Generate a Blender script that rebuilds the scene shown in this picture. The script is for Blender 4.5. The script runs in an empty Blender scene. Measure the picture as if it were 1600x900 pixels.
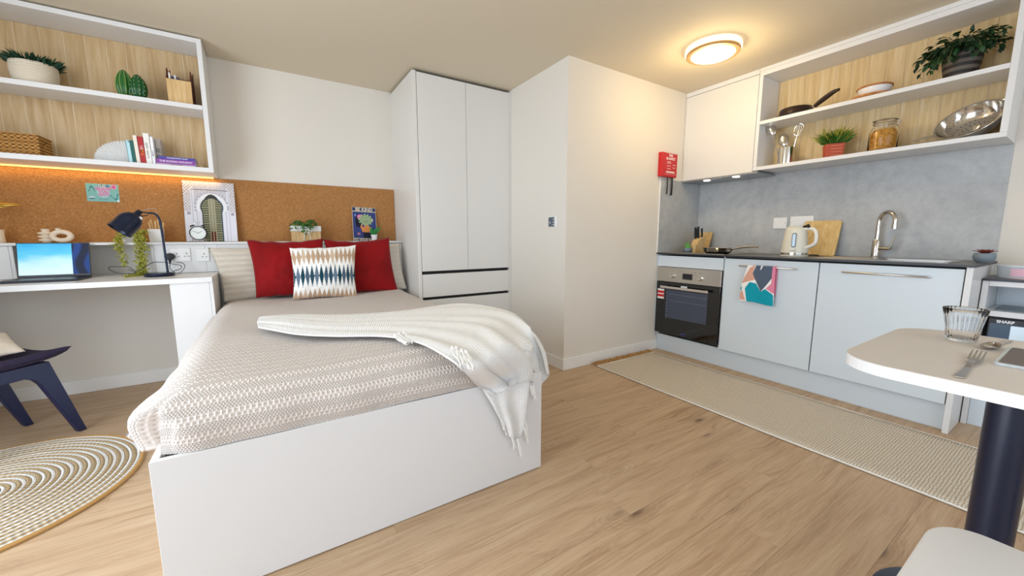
import bpy, bmesh, math, random
from math import sin, cos, pi, radians as R, sqrt, atan2
from mathutils import Vector as V, Matrix, Euler, noise
random.seed(7)
C = bpy.context.scene.collection
SC = bpy.context.scene

# ---------------------------------------------------------------- camera
F, PIT, YAW, ROLL, CH = 598.19, -0.1325, -0.5641, -0.0005, 1.0528
_cy, _sy = cos(YAW), sin(YAW)
FW = V((-_sy*cos(PIT), _cy*cos(PIT), sin(PIT)))
RT0 = V((_cy, _sy, 0)); UP0 = RT0.cross(FW)
RT = cos(ROLL)*RT0 + sin(ROLL)*UP0; UP = -sin(ROLL)*RT0 + cos(ROLL)*UP0
CAMLOC = V((0, 0, CH))
cam_d = bpy.data.cameras.new('camera'); cam = bpy.data.objects.new('camera', cam_d); C.objects.link(cam)
cam_d.sensor_width = 36; cam_d.lens = 36*F/1600; cam_d.clip_start = 0.02
cam.matrix_world = Matrix(((RT.x, UP.x, -FW.x, 0), (RT.y, UP.y, -FW.y, 0), (RT.z, UP.z, -FW.z, CH), (0, 0, 0, 1)))
SC.camera = cam

# ---------------------------------------------------------------- world, lights, exposure
w = bpy.data.worlds.new('sky'); SC.world = w; w.use_nodes = True
w.node_tree.nodes['Background'].inputs[0].default_value = (0.62, 0.78, 1.0, 1)
w.node_tree.nodes['Background'].inputs[1].default_value = 1.5

def area(name, loc, direction, sx, sy, power, col):
    l = bpy.data.lights.new(name, 'AREA'); l.shape = 'RECTANGLE'; l.size = sx; l.size_y = sy
    l.energy = power; l.color = col
    o = bpy.data.objects.new(name, l); C.objects.link(o)
    o.location = loc; o.rotation_euler = V(direction).to_track_quat('-Z', 'Y').to_euler()
    return o
area('window_daylight', (0.9, -1.72, 1.35), (0, 1, -0.02), 3.6, 1.9, 24, (0.84, 0.92, 1.0))
area('window_daylight', (-1.72, 1.2, 1.18), (1, 0, -0.03), 2.1, 2.4, 66, (0.84, 0.92, 1.0))
SC.view_settings.view_transform = 'Standard'; SC.view_settings.look = 'None'
SC.view_settings.exposure = 0.05; SC.view_settings.gamma = 1.0; SC.view_settings.use_curve_mapping = False

# ---------------------------------------------------------------- pixel rays (to read positions off the reference)
def _ray(u, v): return FW + (u-800)/F*RT - (v-450)/F*UP
def _at(u, v, ax, val):
    d = _ray(u, v); return CAMLOC + d*((val-CAMLOC[ax])/d[ax])
def PX(u, v, x): return _at(u, v, 0, x)
def PY(u, v, y): return _at(u, v, 1, y)
def PZ(u, v, z): return _at(u, v, 2, z)

# ---------------------------------------------------------------- node helpers
def lin(h):
    h = h.lstrip('#'); c = [int(h[i:i+2], 16)/255 for i in (0, 2, 4)]
    return tuple((x/12.92 if x <= .04045 else ((x+.055)/1.055)**2.4) for x in c) + (1,)

class N:
    """tiny arithmetic wrapper on shader sockets"""
    def __init__(s, nt, sock): s.nt = nt; s.s = sock
    def _m(s, op, *a):
        n = s.nt.nodes.new('ShaderNodeMath'); n.operation = op
        for i, x in enumerate((s,)+a):
            if isinstance(x, N): s.nt.links.new(x.s, n.inputs[i])
            else: n.inputs[i].default_value = x
        return N(s.nt, n.outputs[0])
    def __add__(s, o): return s._m('ADD', o)
    def __sub__(s, o): return s._m('SUBTRACT', o)
    def __mul__(s, o): return s._m('MULTIPLY', o)
    def __truediv__(s, o): return s._m('DIVIDE', o)
    def sin(s): return s._m('SINE')
    def abs(s): return s._m('ABSOLUTE')
    def frac(s): return s._m('FRACT')
    def floor(s): return s._m('FLOOR')
    def gt(s, o): return s._m('GREATER_THAN', o)
    def lt(s, o): return s._m('LESS_THAN', o)
    def pow(s, o): return s._m('POWER', o)
    def max(s, o): return s._m('MAXIMUM', o)
    def min(s, o): return s._m('MINIMUM', o)

MATS = {}
def mat(name, col, rough=.5, metal=0, setup=None, spec=.5, **kw):
    if name in MATS: return MATS[name]
    m = bpy.data.materials.new(name); m.use_nodes = True; MATS[name] = m
    nt = m.node_tree; b = nt.nodes['Principled BSDF']
    c = lin(col) if isinstance(col, str) else col
    b.inputs['Base Color'].default_value = c; b.inputs['Roughness'].default_value = rough
    b.inputs['Metallic'].default_value = metal; b.inputs['Specular IOR Level'].default_value = spec
    for k, v in kw.items():
        b.inputs[k.replace('_', ' ')].default_value = v
    m.diffuse_color = c
    if setup: setup(nt, b)
    return m
def coord(nt, kind='Object', scale=(1, 1, 1), rnd=False):
    t = nt.nodes.new('ShaderNodeTexCoord'); out = t.outputs[kind]
    if rnd:
        oi = nt.nodes.new('ShaderNodeObjectInfo'); mu = nt.nodes.new('ShaderNodeVectorMath'); mu.operation = 'MULTIPLY_ADD'
        mu.inputs[1].default_value = (37.1, 19.3, 11.7)
        nt.links.new(oi.outputs['Random'], mu.inputs[0]); nt.links.new(out, mu.inputs[2]); out = mu.outputs[0]
    mp = nt.nodes.new('ShaderNodeMapping'); mp.inputs['Scale'].default_value = scale
    nt.links.new(out, mp.inputs[0]); return mp.outputs[0]
def noise_tex(nt, vec, scale=5, detail=4, rough=.5, dist=0):
    n = nt.nodes.new('ShaderNodeTexNoise'); n.inputs['Scale'].default_value = scale
    n.inputs['Detail'].default_value = detail; n.inputs['Roughness'].default_value = rough; n.inputs['Distortion'].default_value = dist
    nt.links.new(vec, n.inputs['Vector']); return n.outputs['Fac']
def ramp(nt, fac, stops):
    r = nt.nodes.new('ShaderNodeValToRGB'); e = r.color_ramp.elements
    while len(e) < len(stops): e.new(.5)
    for i, (p, c) in enumerate(stops):
        e[i].position = p; e[i].color = lin(c) if isinstance(c, str) else c
    nt.links.new(fac.s if isinstance(fac, N) else fac, r.inputs[0]); return r.outputs[0]
def mixc(nt, fac, a, b, mode='MIX'):
    m = nt.nodes.new('ShaderNodeMix'); m.data_type = 'RGBA'; m.blend_type = mode
    for s, x in ((m.inputs[0], fac), (m.inputs[6], a), (m.inputs[7], b)):
        if isinstance(x, N): nt.links.new(x.s, s)
        elif hasattr(x, 'is_linked'): nt.links.new(x, s)
        else: s.default_value = x if not isinstance(x, str) else lin(x)
    return m.outputs[2]
def bump(nt, b, h, dist=.001, strength=1):
    n = nt.nodes.new('ShaderNodeBump'); n.inputs['Distance'].default_value = dist; n.inputs['Strength'].default_value = strength
    nt.links.new(h.s if isinstance(h, N) else h, n.inputs['Height']); nt.links.new(n.outputs[0], b.inputs['Normal'])
def sep(nt, vec):
    s = nt.nodes.new('ShaderNodeSeparateXYZ'); nt.links.new(vec, s.inputs[0]); return [N(nt, o) for o in s.outputs]

# ---- materials
def s_paint(nt, b):
    bump(nt, b, noise_tex(nt, coord(nt), 90, 3), .0004, .5)
WALL = mat('wall_paint', '#e6dfd4', .75, setup=s_paint)
CEIL = mat('ceiling_paint', '#dccfb8', .8, setup=s_paint)
WHITE = mat('white_laminate', '#e6e5e4', .32, spec=.4)
DOORW = mat('white_door_laminate', '#e4e1db', .35, spec=.4)
KDOOR = mat('cool_white_laminate', '#d9e2e8', .3, spec=.4)
TRIM = mat('white_gloss_trim', '#f2f0ec', .35)
DARKGAP = mat('dark_gap', '#1c1a19', .8)

def s_floor(nt, b):
    oi = nt.nodes.new('ShaderNodeObjectInfo'); rnd = N(nt, oi.outputs['Random'])
    v = coord(nt, 'Object', (1, 1, 1), True)
    warp = nt.nodes.new('ShaderNodeTexNoise'); warp.inputs['Scale'].default_value = 1.6; warp.inputs['Detail'].default_value = 2
    mp = nt.nodes.new('ShaderNodeMapping'); mp.inputs['Scale'].default_value = (1, 3.2, 1); nt.links.new(v, mp.inputs[0])
    nt.links.new(mp.outputs[0], warp.inputs['Vector'])
    # grain lines drawn along x, bent by the warp
    s = sep(nt, v)
    y2 = s[1] + (N(nt, warp.outputs['Fac'])-.5)*.16
    cmb = nt.nodes.new('ShaderNodeCombineXYZ')
    nt.links.new((s[0]*1.0).s, cmb.inputs[0]); nt.links.new((y2*14).s, cmb.inputs[1])
    g1 = noise_tex(nt, cmb.outputs[0], 1.5, 6, .62)
    mp2 = nt.nodes.new('ShaderNodeMapping'); mp2.inputs['Scale'].default_value = (3, 90, 1); nt.links.new(v, mp2.inputs[0])
    g2 = noise_tex(nt, mp2.outputs[0], 1.6, 5, .6)
    c1 = ramp(nt, g1, [(.26, '#94714f'), (.40, '#b6936f'), (.55, '#c9a985'), (.72, '#d6bb9a')])
    c2 = mixc(nt, .35, c1, ramp(nt, g2, [(.3, '#9a7857'), (.7, '#d9c2a5')]))
    # dark cathedral streaks
    st = ramp(nt, noise_tex(nt, cmb.outputs[0], 2.6, 9, .74, .8), [(.565, (0, 0, 0, 1)), (.70, (1, 1, 1, 1))])
    c3 = mixc(nt, N(nt, st)*.5, c2, '#785538')
    # knots
    mk = nt.nodes.new('ShaderNodeMapping'); mk.inputs['Scale'].default_value = (2.1, 6.2, 1); nt.links.new(v, mk.inputs[0])
    vo = nt.nodes.new('ShaderNodeTexVoronoi'); vo.inputs['Scale'].default_value = 1.0
    nt.links.new(mk.outputs[0], vo.inputs['Vector'])
    kd = N(nt, vo.outputs['Distance'])
    kn = ramp(nt, kd, [(.035, (1, 1, 1, 1)), (.10, (.25, .25, .25, 1)), (.2, (0, 0, 0, 1))])
    c4 = mixc(nt, N(nt, kn)*.85, c3, '#4d3425')
    ring = ((kd*95).sin()*.5+.5)*(kd.lt(.34))*(N(nt, kd.s).gt(.06))
    c5 = mixc(nt, ring*.16, c4, '#8a6547')
    tint = mixc(nt, rnd*.3, c5, '#bb9f82')
    nt.links.new(tint, b.inputs['Base Color'])
    rr = N(nt, g2)*.15+.42
    nt.links.new(rr.s, b.inputs['Roughness'])
    bump(nt, b, g2, .0006, .4)
FLOOR = mat('oak_plank', '#c8a67e', .45, setup=s_floor)

def s_cork(nt, b):
    v = coord(nt)
    n1 = noise_tex(nt, v, 260, 3, .7); n2 = noise_tex(nt, v, 95, 4, .6)
    c = ramp(nt, n1, [(.34, '#6b4220'), (.46, '#a8733f'), (.62, '#bd8850'), (.75, '#d3a66e')])
    c = mixc(nt, .35, c, ramp(nt, n2, [(.35, '#945f2f'), (.65, '#c48f56')]))
    nt.links.new(c, b.inputs['Base Color']); bump(nt, b, n1, .001, .5)
CORK = mat('cork', '#c08a4c', .9, setup=s_cork)

def wood_setup(c1, c2, c3, vert=True, sc=1.0):
    def f(nt, b):
        v = coord(nt, 'Object', (14*sc, 14*sc, 1.2*sc) if vert else (1.2*sc, 14*sc, 14*sc), True)
        g = noise_tex(nt, v, 2.2, 6, .62, .35)
        c = ramp(nt, g, [(.3, c1), (.5, c2), (.7, c3)])
        nt.links.new(c, b.inputs['Base Color']); bump(nt, b, g, .0004, .4)
    return f
PLY = mat('pale_oak_board', '#cfb083', .55, setup=wood_setup('#b99465', '#ccac7d', '#dabf96'))
PLYK = mat('yellow_oak_board', '#d8bf92', .55, setup=wood_setup('#c8a874', '#d8bd8c', '#e4cea6'))
PLYB = mat('pale_oak_strip', '#dcc49c', .55, setup=wood_setup('#cdb186', '#dac098', '#e6d2ae'))
BAMBOO = mat('bamboo', '#dcb878', .45, setup=wood_setup('#cfa764', '#dcb878', '#e8cb93', sc=1.6))
LWOOD = mat('light_wood', '#d7b27a', .5, setup=wood_setup('#c79d62', '#d9b47c', '#e6c896'))
ACACIA = mat('orange_wood', '#b9763a', .45, setup=wood_setup('#9f5f2a', '#bb783c', '#cc8e50'))

def s_conc(nt, b):
    v = coord(nt)
    n1 = noise_tex(nt, v, 2.2, 7, .65, .3); n2 = noise_tex(nt, v, 17, 5, .7)
    c = ramp(nt, n1, [(.3, '#a1a3a5'), (.5, '#b3b5b6'), (.7, '#c6c7c6')])
    c = mixc(nt, .25, c, ramp(nt, n2, [(.3, '#8f9193'), (.6, '#c9c9c8')]))
    nt.links.new(c, b.inputs['Base Color'])
CONC = mat('concrete_laminate', '#b3b4b4', .5, setup=s_conc)
WTOP = mat('dark_grey_worktop', '#6d6d70', .4)
WEDGE = mat('black_worktop_edge', '#2c2f36', .4)
STEEL = mat('brushed_steel', '#c9c5c0', .3, 1)
CHROME = mat('polished_steel', '#d8d4cd', .12, 1)
NICKEL = mat('warm_polished_steel', '#cfc8bd', .13, 1)
BLACK = mat('black_plastic', '#141519', .35)
BGLASS = mat('black_oven_glass', '#05070c', .04, spec=.8)
OVWIN = mat('oven_window_glass', '#3a4358', .08, spec=.8)
NAVY = mat('navy_metal', '#0d1a33', .3, 0, spec=.6)
NAVYW = mat('navy_painted_wood', '#0b1c46', .35, spec=.6)
LAMPN = mat('navy_lamp_enamel', '#12203a', .28, .3)
COLUMN = mat('navy_black_column', '#0b1b38', .30, .2, spec=.8)
REDP = mat('red_plastic', '#c8181c', .4)
SOCK = mat('white_socket_plastic', '#f2f1ef', .35)
CERW = mat('cream_ceramic', '#ead9c2', .5)
CERM = mat('white_ceramic', '#f1efec', .3)
GLASS = mat('clear_glass', '#ffffff', .02, 0, Transmission_Weight=1.0, IOR=1.33)
TSTONE = mat('grey_stoneware', '#7d8a93', .5)
TERRA = mat('terracotta', '#b5492a', .55)
BROWNP = mat('dark_brown_pan', '#2a1812', .35)
PAPER = mat('white_paper', '#f4f3f1', .7)
SLATE = mat('grey_slate', '#6e6661', .6)
TABLETOP = mat('cream_table_laminate', '#d9d0c6', .38)
SEATW = mat('white_seat_laminate', '#e5e2df', .35)
LEAFD = mat('dark_green_leaf', '#1f4a22', .5)
LEAFM = mat('mid_green_leaf', '#3f7a2c', .5)
LEAFY = mat('yellow_green_leaf', '#9c9a35', .5)
LEAFO = mat('olive_leaf', '#7d8a3c', .55)
STEMG = mat('green_stem', '#5d6b33', .6)
PASTA = mat('dry_pasta', '#d99b34', .5)
SUCC = mat('maroon_succulent', '#7c2f22', .5)

def knit(name, col, dark, px, py, dist, big=True):
    def f(nt, b):
        v = coord(nt, 'UV', (1, 1, 1)); nz = noise_tex(nt, v, 30, 2)
        s = sep(nt, v)
        x, y = s[0], s[1]
        x = x + (N(nt, nz)-.5)*px*.35
        def cell(ax, ay, offs=True):
            row = (y/ay).floor()
            xx = (x/ax + (row*.5 if offs else 0)).frac() if offs else (x/ax).frac()
            yy = (y/ay).frac()
            return (xx*pi).sin().pow(.8)*(yy*pi).sin().pow(.8)
        if big:
            band = (y/(py*4.0)).frac().gt(.5)
            h = cell(px, py)*band + cell(px*.62, py*.5)*(band*-1+1)
            h = (h*-1+1)
        else:
            h = cell(px, py, False)
        c = ramp(nt, h, [(.02, dark), (.30, col), (1, col)])
        nt.links.new(c, b.inputs['Base Color']); bump(nt, b, h, dist, 1)
    return mat(name, col, .95, setup=f, spec=.15, Sheen_Weight=.2)
COVER = knit('beige_waffle_knit', '#e2d8d0', '#b9aca2', .0145, .0125, .0030)
PILLOWM = knit('cream_waffle_pillow', '#e6dccd', '#cdbfab', .012, .010, .002)
THROW = knit('white_knit', '#fbfaf8', '#f0ede8', .0085, .0085, .0016, False)
TASSEL = mat('white_yarn', '#f5f3ef', .9)
def s_velvet(nt, b):
    n = noise_tex(nt, coord(nt), 7, 3); nt.links.new(ramp(nt, n, [(.3, '#7c060a'), (.7, '#950b10')]), b.inputs['Base Color'])
RED = mat('red_velvet', '#9d1015', .7, setup=s_velvet, spec=.15, Sheen_Weight=.12)
def s_attr(nt, b):
    a = nt.nodes.new('ShaderNodeAttribute'); a.attribute_name = 'Col'; nt.links.new(a.outputs['Color'], b.inputs['Base Color'])
PRINT = mat('printed_surface', '#ffffff', .6, setup=s_attr, spec=.3)
FABP = mat('printed_fabric', '#ffffff', .9, setup=s_attr, spec=.1)
def s_jute(nt, b):
    v = coord(nt, 'UV'); s = sep(nt, v)
    h = ((s[0]*300 + s[1]*4).sin()*.5+.5)
    n = noise_tex(nt, coord(nt), 60, 3)
    c = mixc(nt, h, '#8a6c44', '#b39a72'); c = mixc(nt, N(nt, n)*.45, c, '#c9baa0')
    nt.links.new(c, b.inputs['Base Color']); bump(nt, b, h, .0015)
JUTE = mat('jute_rope', '#bfa273', .95, setup=s_jute, spec=.1)
def s_wrope(nt, b):
    v = coord(nt, 'UV'); s = sep(nt, v)
    h = ((s[0]*300 + s[1]*4).sin()*.5+.5)
    c = mixc(nt, h, '#d3cfc8', '#ebe8e3'); nt.links.new(c, b.inputs['Base Color']); bump(nt, b, h, .0015)
WROPE = mat('white_cotton_rope', '#e8e4db', .95, setup=s_wrope, spec=.1)
def s_runner(nt, b):
    v = coord(nt); s = sep(nt, v); n = noise_tex(nt, v, 40, 2)
    x = s[0]+(N(nt, n)-.5)*.008; y = s[1]+(N(nt, n)-.5)*.01
    row = (y/.011).floor(); xx = (x/.019+row*.5).frac(); yy = (y/.011).frac()
    h = (xx*pi).sin().pow(.7)*(yy*pi).sin().pow(.7)
    n2 = noise_tex(nt, v, 130, 3)
    c = ramp(nt, h, [(.15, '#b5a184'), (.5, '#dad0c0'), (.85, '#f1ece3')])
    c = mixc(nt, N(nt, n2)*.4, c, '#bba688')
    nt.links.new(c, b.inputs['Base Color']); bump(nt, b, h, .002)
RUNNER = mat('woven_jute_cotton', '#d0bfa4', .95, setup=s_runner, spec=.1)
def s_basket(nt, b):
    s = sep(nt, coord(nt)); h = ((s[0]*260).sin()*(s[2]*330).sin()+(s[1]*260).sin()*(s[2]*330).sin())*.5+.5
    nt.links.new(ramp(nt, h, [(.2, '#7d4f1c'), (.5, '#b98340'), (.8, '#d9a95e')]), b.inputs['Base Color']); bump(nt, b, h, .004)
WICKER = mat('wicker', '#b98340', .7, setup=s_basket)
def s_chairf(nt, b):
    n = noise_tex(nt, coord(nt), 300, 2); nt.links.new(ramp(nt, n, [(.35, '#160f2a'), (.65, '#352a4e')]), b.inputs['Base Color']); bump(nt, b, n, .001)
CHAIRF = mat('dark_purple_tweed', '#231a3a', .9, setup=s_chairf)
LINEN = mat('cream_linen', '#e3d7c6', .9)
def emit(name, col, strength):
    def f(nt, b):
        b.inputs['Emission Color'].default_value = lin(col); b.inputs['Emission Strength'].default_value = strength
    return mat(name, col, .5, setup=f)
LAMPE = emit('lamp_diffuser', '#fff0cc', 3.0)
LAMPR = emit('lamp_side_glow', '#ffe9bd', 1.6)
LEDE = emit('led_strip', '#ffdb70', 2.2)
HOODE = emit('hood_lamp', '#fff2d8', 4.0)
def s_screen(nt, b):
    s = sep(nt, coord(nt, 'UV'))
    n = N(nt, noise_tex(nt, coord(nt, 'UV', (1, 1.4, 1)), 2.2, 4))
    g = (s[1]+(n-.5)*.5+s[0]*-.12)
    c = ramp(nt, g, [(.05, '#d9f2fb'), (.35, '#bfe9f7'), (.6, '#5cc4e8'), (1, '#2fa6da')])
    sw = ((s[0]*26+(s[1]*5).sin()*1.4).sin()*.5+.5)
    dk = ramp(nt, sw, [(.3, '#071030'), (.9, '#12387a')])
    c2 = mixc(nt, s[0].gt(.75), c, dk)
    nt.links.new(c2, b.inputs['Emission Color']); b.inputs['Emission Strength'].default_value = .38
    nt.links.new(c2, b.inputs['Base Color'])
SCREEN = mat('laptop_screen', '#101820', .35, spec=.2, setup=s_screen)

# ---------------------------------------------------------------- mesh builder
class MB:
    def __init__(s): s.v = []; s.f = []; s.mi = []; s.M = Matrix(); s.cur = 0; s.uv = None; s.col = None
    def at(s, loc=(0, 0, 0), rz=0, rx=0, ry=0, sc=1):
        s.M = Matrix.Translation(V(loc)) @ Euler((rx, ry, rz), 'XYZ').to_matrix().to_4x4() @ Matrix.Scale(sc, 4); return s
    def add(s, vs, fs):
        b = len(s.v); s.v += [s.M @ V(p) for p in vs]
        for f in fs: s.f.append([b+i for i in f]); s.mi.append(s.cur)
        return s
    def box(s, x0, x1, y0, y1, z0, z1):
        x0, x1 = min(x0, x1), max(x0, x1); y0, y1 = min(y0, y1), max(y0, y1); z0, z1 = min(z0, z1), max(z0, z1)
        return s.add([(x0, y0, z0), (x1, y0, z0), (x1, y1, z0), (x0, y1, z0), (x0, y0, z1), (x1, y0, z1), (x1, y1, z1), (x0, y1, z1)],
                     [(0, 3, 2, 1), (4, 5, 6, 7), (0, 1, 5, 4), (1, 2, 6, 5), (2, 3, 7, 6), (3, 0, 4, 7)])
    def lathe(s, prof, n=32, a0=0, a1=2*pi, sq=1):
        full = abs(a1-a0-2*pi) < 1e-6; m = n if full else n+1
        vs = [];
        for r, z in prof:
            for i in range(m):
                a = a0+(a1-a0)*i/n; vs.append((r*cos(a), r*sq*sin(a), z))
        fs = []
        for j in range(len(prof)-1):
            for i in range(n):
                k = (i+1) % m
                fs.append((j*m+i, j*m+k, (j+1)*m+k, (j+1)*m+i))
        return s.add(vs, fs)
    def cyl(s, r, z0, z1, n=24, r2=None):
        r2 = r if r2 is None else r2
        return s.lathe([(1e-4, z0), (r, z0), (r2, z1), (1e-4, z1)], n)
    def tube(s, pts, r, n=8, cap=True, rs=None, closed=False):
        pts = [V(p) for p in pts]; L = len(pts); vs = []; up = None
        for i, p in enumerate(pts):
            a = pts[(i-1) % L] if (closed or i > 0) else pts[i]; b = pts[(i+1) % L] if (closed or i < L-1) else pts[i]
            t = (b-a).normalized()
            if up is None: up = t.orthogonal().normalized()
            up = (up-t*up.dot(t));  up = up.normalized() if up.length > 1e-6 else t.orthogonal().normalized()
            sd = t.cross(up); rr = rs[i] if rs else r
            for k in range(n):
                an = 2*pi*k/n; vs.append(p+(up*cos(an)+sd*sin(an))*rr)
        fs = []
        for i in range(L if closed else L-1):
            j = (i+1) % L
            for k in range(n): q = (k+1) % n; fs.append((i*n+k, i*n+q, j*n+q, j*n+k))
        if cap and not closed: fs += [tuple(range(n))[::-1], tuple((L-1)*n+k for k in range(n))]
        return s.add(vs, fs)
    def poly(s, pts, o, ax, ay, d):
        """extrude a 2D outline lying in the plane o + ax*u + ay*v by the vector d"""
        o, ax, ay, d = V(o), V(ax), V(ay), V(d); n = len(pts)
        a = [o+ax*p[0]+ay*p[1] for p in pts]; b = [p+d for p in a]
        return s.add(a+b, [tuple(range(n))[::-1], tuple(range(n, 2*n))]+[(i, (i+1) % n, n+(i+1) % n, n+i) for i in range(n)])
    def grid(s, fn, nu, nv, flip=False):
        vs = [fn(i/(nu-1), j/(nv-1)) for j in range(nv) for i in range(nu)]
        fs = [(j*nu+i, j*nu+i+1, (j+1)*nu+i+1, (j+1)*nu+i) for j in range(nv-1) for i in range(nu-1)]
        if flip: fs = [f[::-1] for f in fs]
        return s.add(vs, fs)
    def sphere(s, c, r, n=16, m=10, sz=1):
        c = V(c); M0 = s.M; s.M = M0 @ Matrix.Translation(c)
        s.lathe([(max(1e-4, r*sin(pi*j/m)), -r*sz*cos(pi*j/m)) for j in range(m+1)], n); s.M = M0; return s
    def leaf(s, p, d, up, L, W, bend=.15):
        p, d = V(p), V(d).normalized(); sd = d.cross(V(up)); sd = sd.normalized() if sd.length > 1e-4 else d.orthogonal().normalized()
        nn = sd.cross(d)
        a = p; m1 = p+d*L*.35+nn*L*bend; m2 = p+d*L*.7+nn*L*bend*.9; e = p+d*L
        return s.add([a, m1-sd*W*.5, m1, m1+sd*W*.5, m2-sd*W*.38, m2, m2+sd*W*.38, e],
                     [(0, 2, 1), (0, 3, 2), (1, 2, 5, 4), (2, 3, 6, 5), (4, 5, 7), (5, 6, 7)])
    def build(s, name, mats, parent=None, smooth=False, bevel=0, sub=0, solid=0, angle=40, seg=2, kind=None, uv=None, cols=None):
        me = bpy.data.meshes.new(name)
        off = V((0, 0, 0))
        if parent is not None: off = wloc(parent)
        elif s.v:
            xs = [p.x for p in s.v]; ys = [p.y for p in s.v]; zs = [p.z for p in s.v]
            off = V(((min(xs)+max(xs))/2, (min(ys)+max(ys))/2, min(zs)))
        me.from_pydata([tuple(p-off) for p in s.v], [], s.f)
        if not isinstance(mats, (list, tuple)): mats = [mats]
        for m in mats: me.materials.append(m)
        if len(mats) > 1: me.polygons.foreach_set('material_index', s.mi)
        if uv:
            ul = me.uv_layers.new(name='UVMap')
            for lp in me.loops: ul.data[lp.index].uv = uv[lp.vertex_index]
        if cols:
            ca = me.color_attributes.new('Col', 'FLOAT_COLOR', 'POINT')
            flat = [];
            for c in cols: flat += list(c)
            ca.data.foreach_set('color', flat)
        if smooth:
            me.shade_smooth()
            if angle < 180: me.set_sharp_from_angle(angle=R(angle))
        me.update(); me.validate()
        o = bpy.data.objects.new(name, me); C.objects.link(o)
        if parent is not None: o.parent = parent
        else: o.location = off
        if sub:
            md = o.modifiers.new('sub', 'SUBSURF'); md.levels = md.render_levels = sub
        if solid:
            md = o.modifiers.new('solid', 'SOLIDIFY'); md.thickness = solid; md.offset = 0
        if bevel:
            md = o.modifiers.new('bevel', 'BEVEL'); md.width = bevel; md.segments = seg; md.limit_method = 'ANGLE'; md.angle_limit = R(50)
        if kind: o['kind'] = kind
        return o
def wloc(o):
    p = V((0, 0, 0))
    while o is not None: p = p+V(o.location); o = o.parent
    return p
def thing(name, label, cat, loc, group=None):
    o = bpy.data.objects.new(name, None); C.objects.link(o); o.location = loc; o.empty_display_size = .05
    o['label'] = label; o['category'] = cat
    if group: o['group'] = group
    return o
def tag(o, label, cat, group=None, kind=None):
    o['label'] = label; o['category'] = cat
    if group: o['group'] = group
    if kind: o['kind'] = kind
    return o
def struct(o): o['kind'] = 'structure'; return o
def bxo(name, x0, x1, y0, y1, z0, z1, m, parent=None, bevel=0.0012, **k):
    return MB().box(x0, x1, y0, y1, z0, z1).build(name, m, parent, bevel=bevel, **k)
def text(name, string, size, M, m, parent, extrude=.0004, bold=0, align='CENTER'):
    cu = bpy.data.curves.new(name, 'FONT'); cu.body = string; cu.size = size; cu.extrude = extrude; cu.offset = bold
    cu.align_x = align; cu.align_y = 'CENTER'; cu.resolution_u = 3
    t = bpy.data.objects.new(name, cu); C.objects.link(t); bpy.context.view_layer.update()
    me = bpy.data.meshes.new_from_object(t); bpy.data.objects.remove(t)
    me.transform(Matrix.Translation(-wloc(parent)) @ M); me.materials.clear(); me.materials.append(m)
    o = bpy.data.objects.new(name, me); C.objects.link(o); o.parent = parent; return o
def frame(o, x, y):
    """matrix with local x/y axes along the given world directions"""
    x = V(x).normalized(); y = V(y); y = (y-x*y.dot(x)).normalized(); z = x.cross(y)
    return Matrix(((x.x, y.x, z.x, o[0]), (x.y, y.y, z.y, o[1]), (x.z, y.z, z.z, o[2]), (0, 0, 0, 1)))
def painted(name, M, w, h, fn, nu, nv, m, parent, thick=0, back=None):
    """flat print whose colours come from fn(u, v) -> hex"""
    mb = MB(); mb.M = M; cache = {}
    mb.grid(lambda u, v: ((u-.5)*w, (v-.5)*h, thick), nu, nv)
    cols = []
    for j in range(nv):
        for i in range(nu):
            c = fn(i/(nu-1), j/(nv-1)); cols.append(cache.setdefault(c, lin(c)))
    return mb.build(name, m, parent, cols=cols)

# ================================================================ THE SETTING
XL, XK, YB, YF, H = -1.78, 3.611, 3.681, -1.8, 2.344
XP, YP = 1.919, 2.268
struct(MB().box(XL-.1, XK+.1, YF-.1, YB+.1, -.06, -.008).build('floor', mat('floor_joint', '#a58462', .8)))
fl = bpy.data.objects['floor']
ceil = struct(MB().box(XL-.1, XK+.1, YF-.1, YB+.1, H, H+.08).build('ceiling', CEIL))
struct(MB().box(XL-.1, XP, YB, YB+.1, -.01, H).build('wall_back', WALL))
struct(MB().box(XP, XK+.1, YP, YB+.1, -.01, H).build('wall_pillar', WALL))
struct(MB().box(XK, XK+.1, YF-.1, YP, -.01, H).build('wall_right', WALL))
wl = MB(); wl.box(XL-.1, XL, YF-.1, -.05, -.01, H).box(XL-.1, XL, 2.45, YB, -.01, H).box(XL-.1, XL, -.05, 2.45, -.01, .1).box(XL-.1, XL, -.05, 2.45, 2.25, H)
struct(wl.build('wall_left', WALL))
wf = MB(); wf.box(XL, -1.0, YF-.1, YF, -.01, H).box(2.8, XK, YF-.1, YF, -.01, H).box(-1.0, 2.8, YF-.1, YF, -.01, .35).box(-1.0, 2.8, YF-.1, YF, 2.3, H)
struct(wf.build('wall_front', WALL))
wn = MB()
for x in (-1.0, .22, 1.5, 2.74): wn.box(x, x+.06, YF-.08, YF-.02, .35, 2.3)
for z in (.35, 2.24): wn.box(-1.0, 2.8, YF-.08, YF-.02, z, z+.06)
struct(wn.build('window_1', TRIM))
wn = MB()
for y in (-.05, 1.17, 2.39): wn.box(XL-.08, XL-.02, y, y+.06, .1, 2.25)
for z in (.1, 2.19): wn.box(XL-.08, XL-.02, -.05, 2.45, z, z+.06)
struct(wn.build('window_2', TRIM))
# skirting boards
def skirt(name, x0, x1, y0, y1):
    return struct(MB().box(x0, x1, y0, y1, 0, .092).build(name, TRIM, bevel=.003))
skirt('baseboard_back', XL, 1.02, YB-.014, YB)
skirt('baseboard_pillar', XP-.014, XP, YP-.014, 3.04)
skirt('baseboard_kitchen', XP, 3.06, YP-.014, YP)
skirt('baseboard_right', XK-.014, XK, YF, -1.2)
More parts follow.
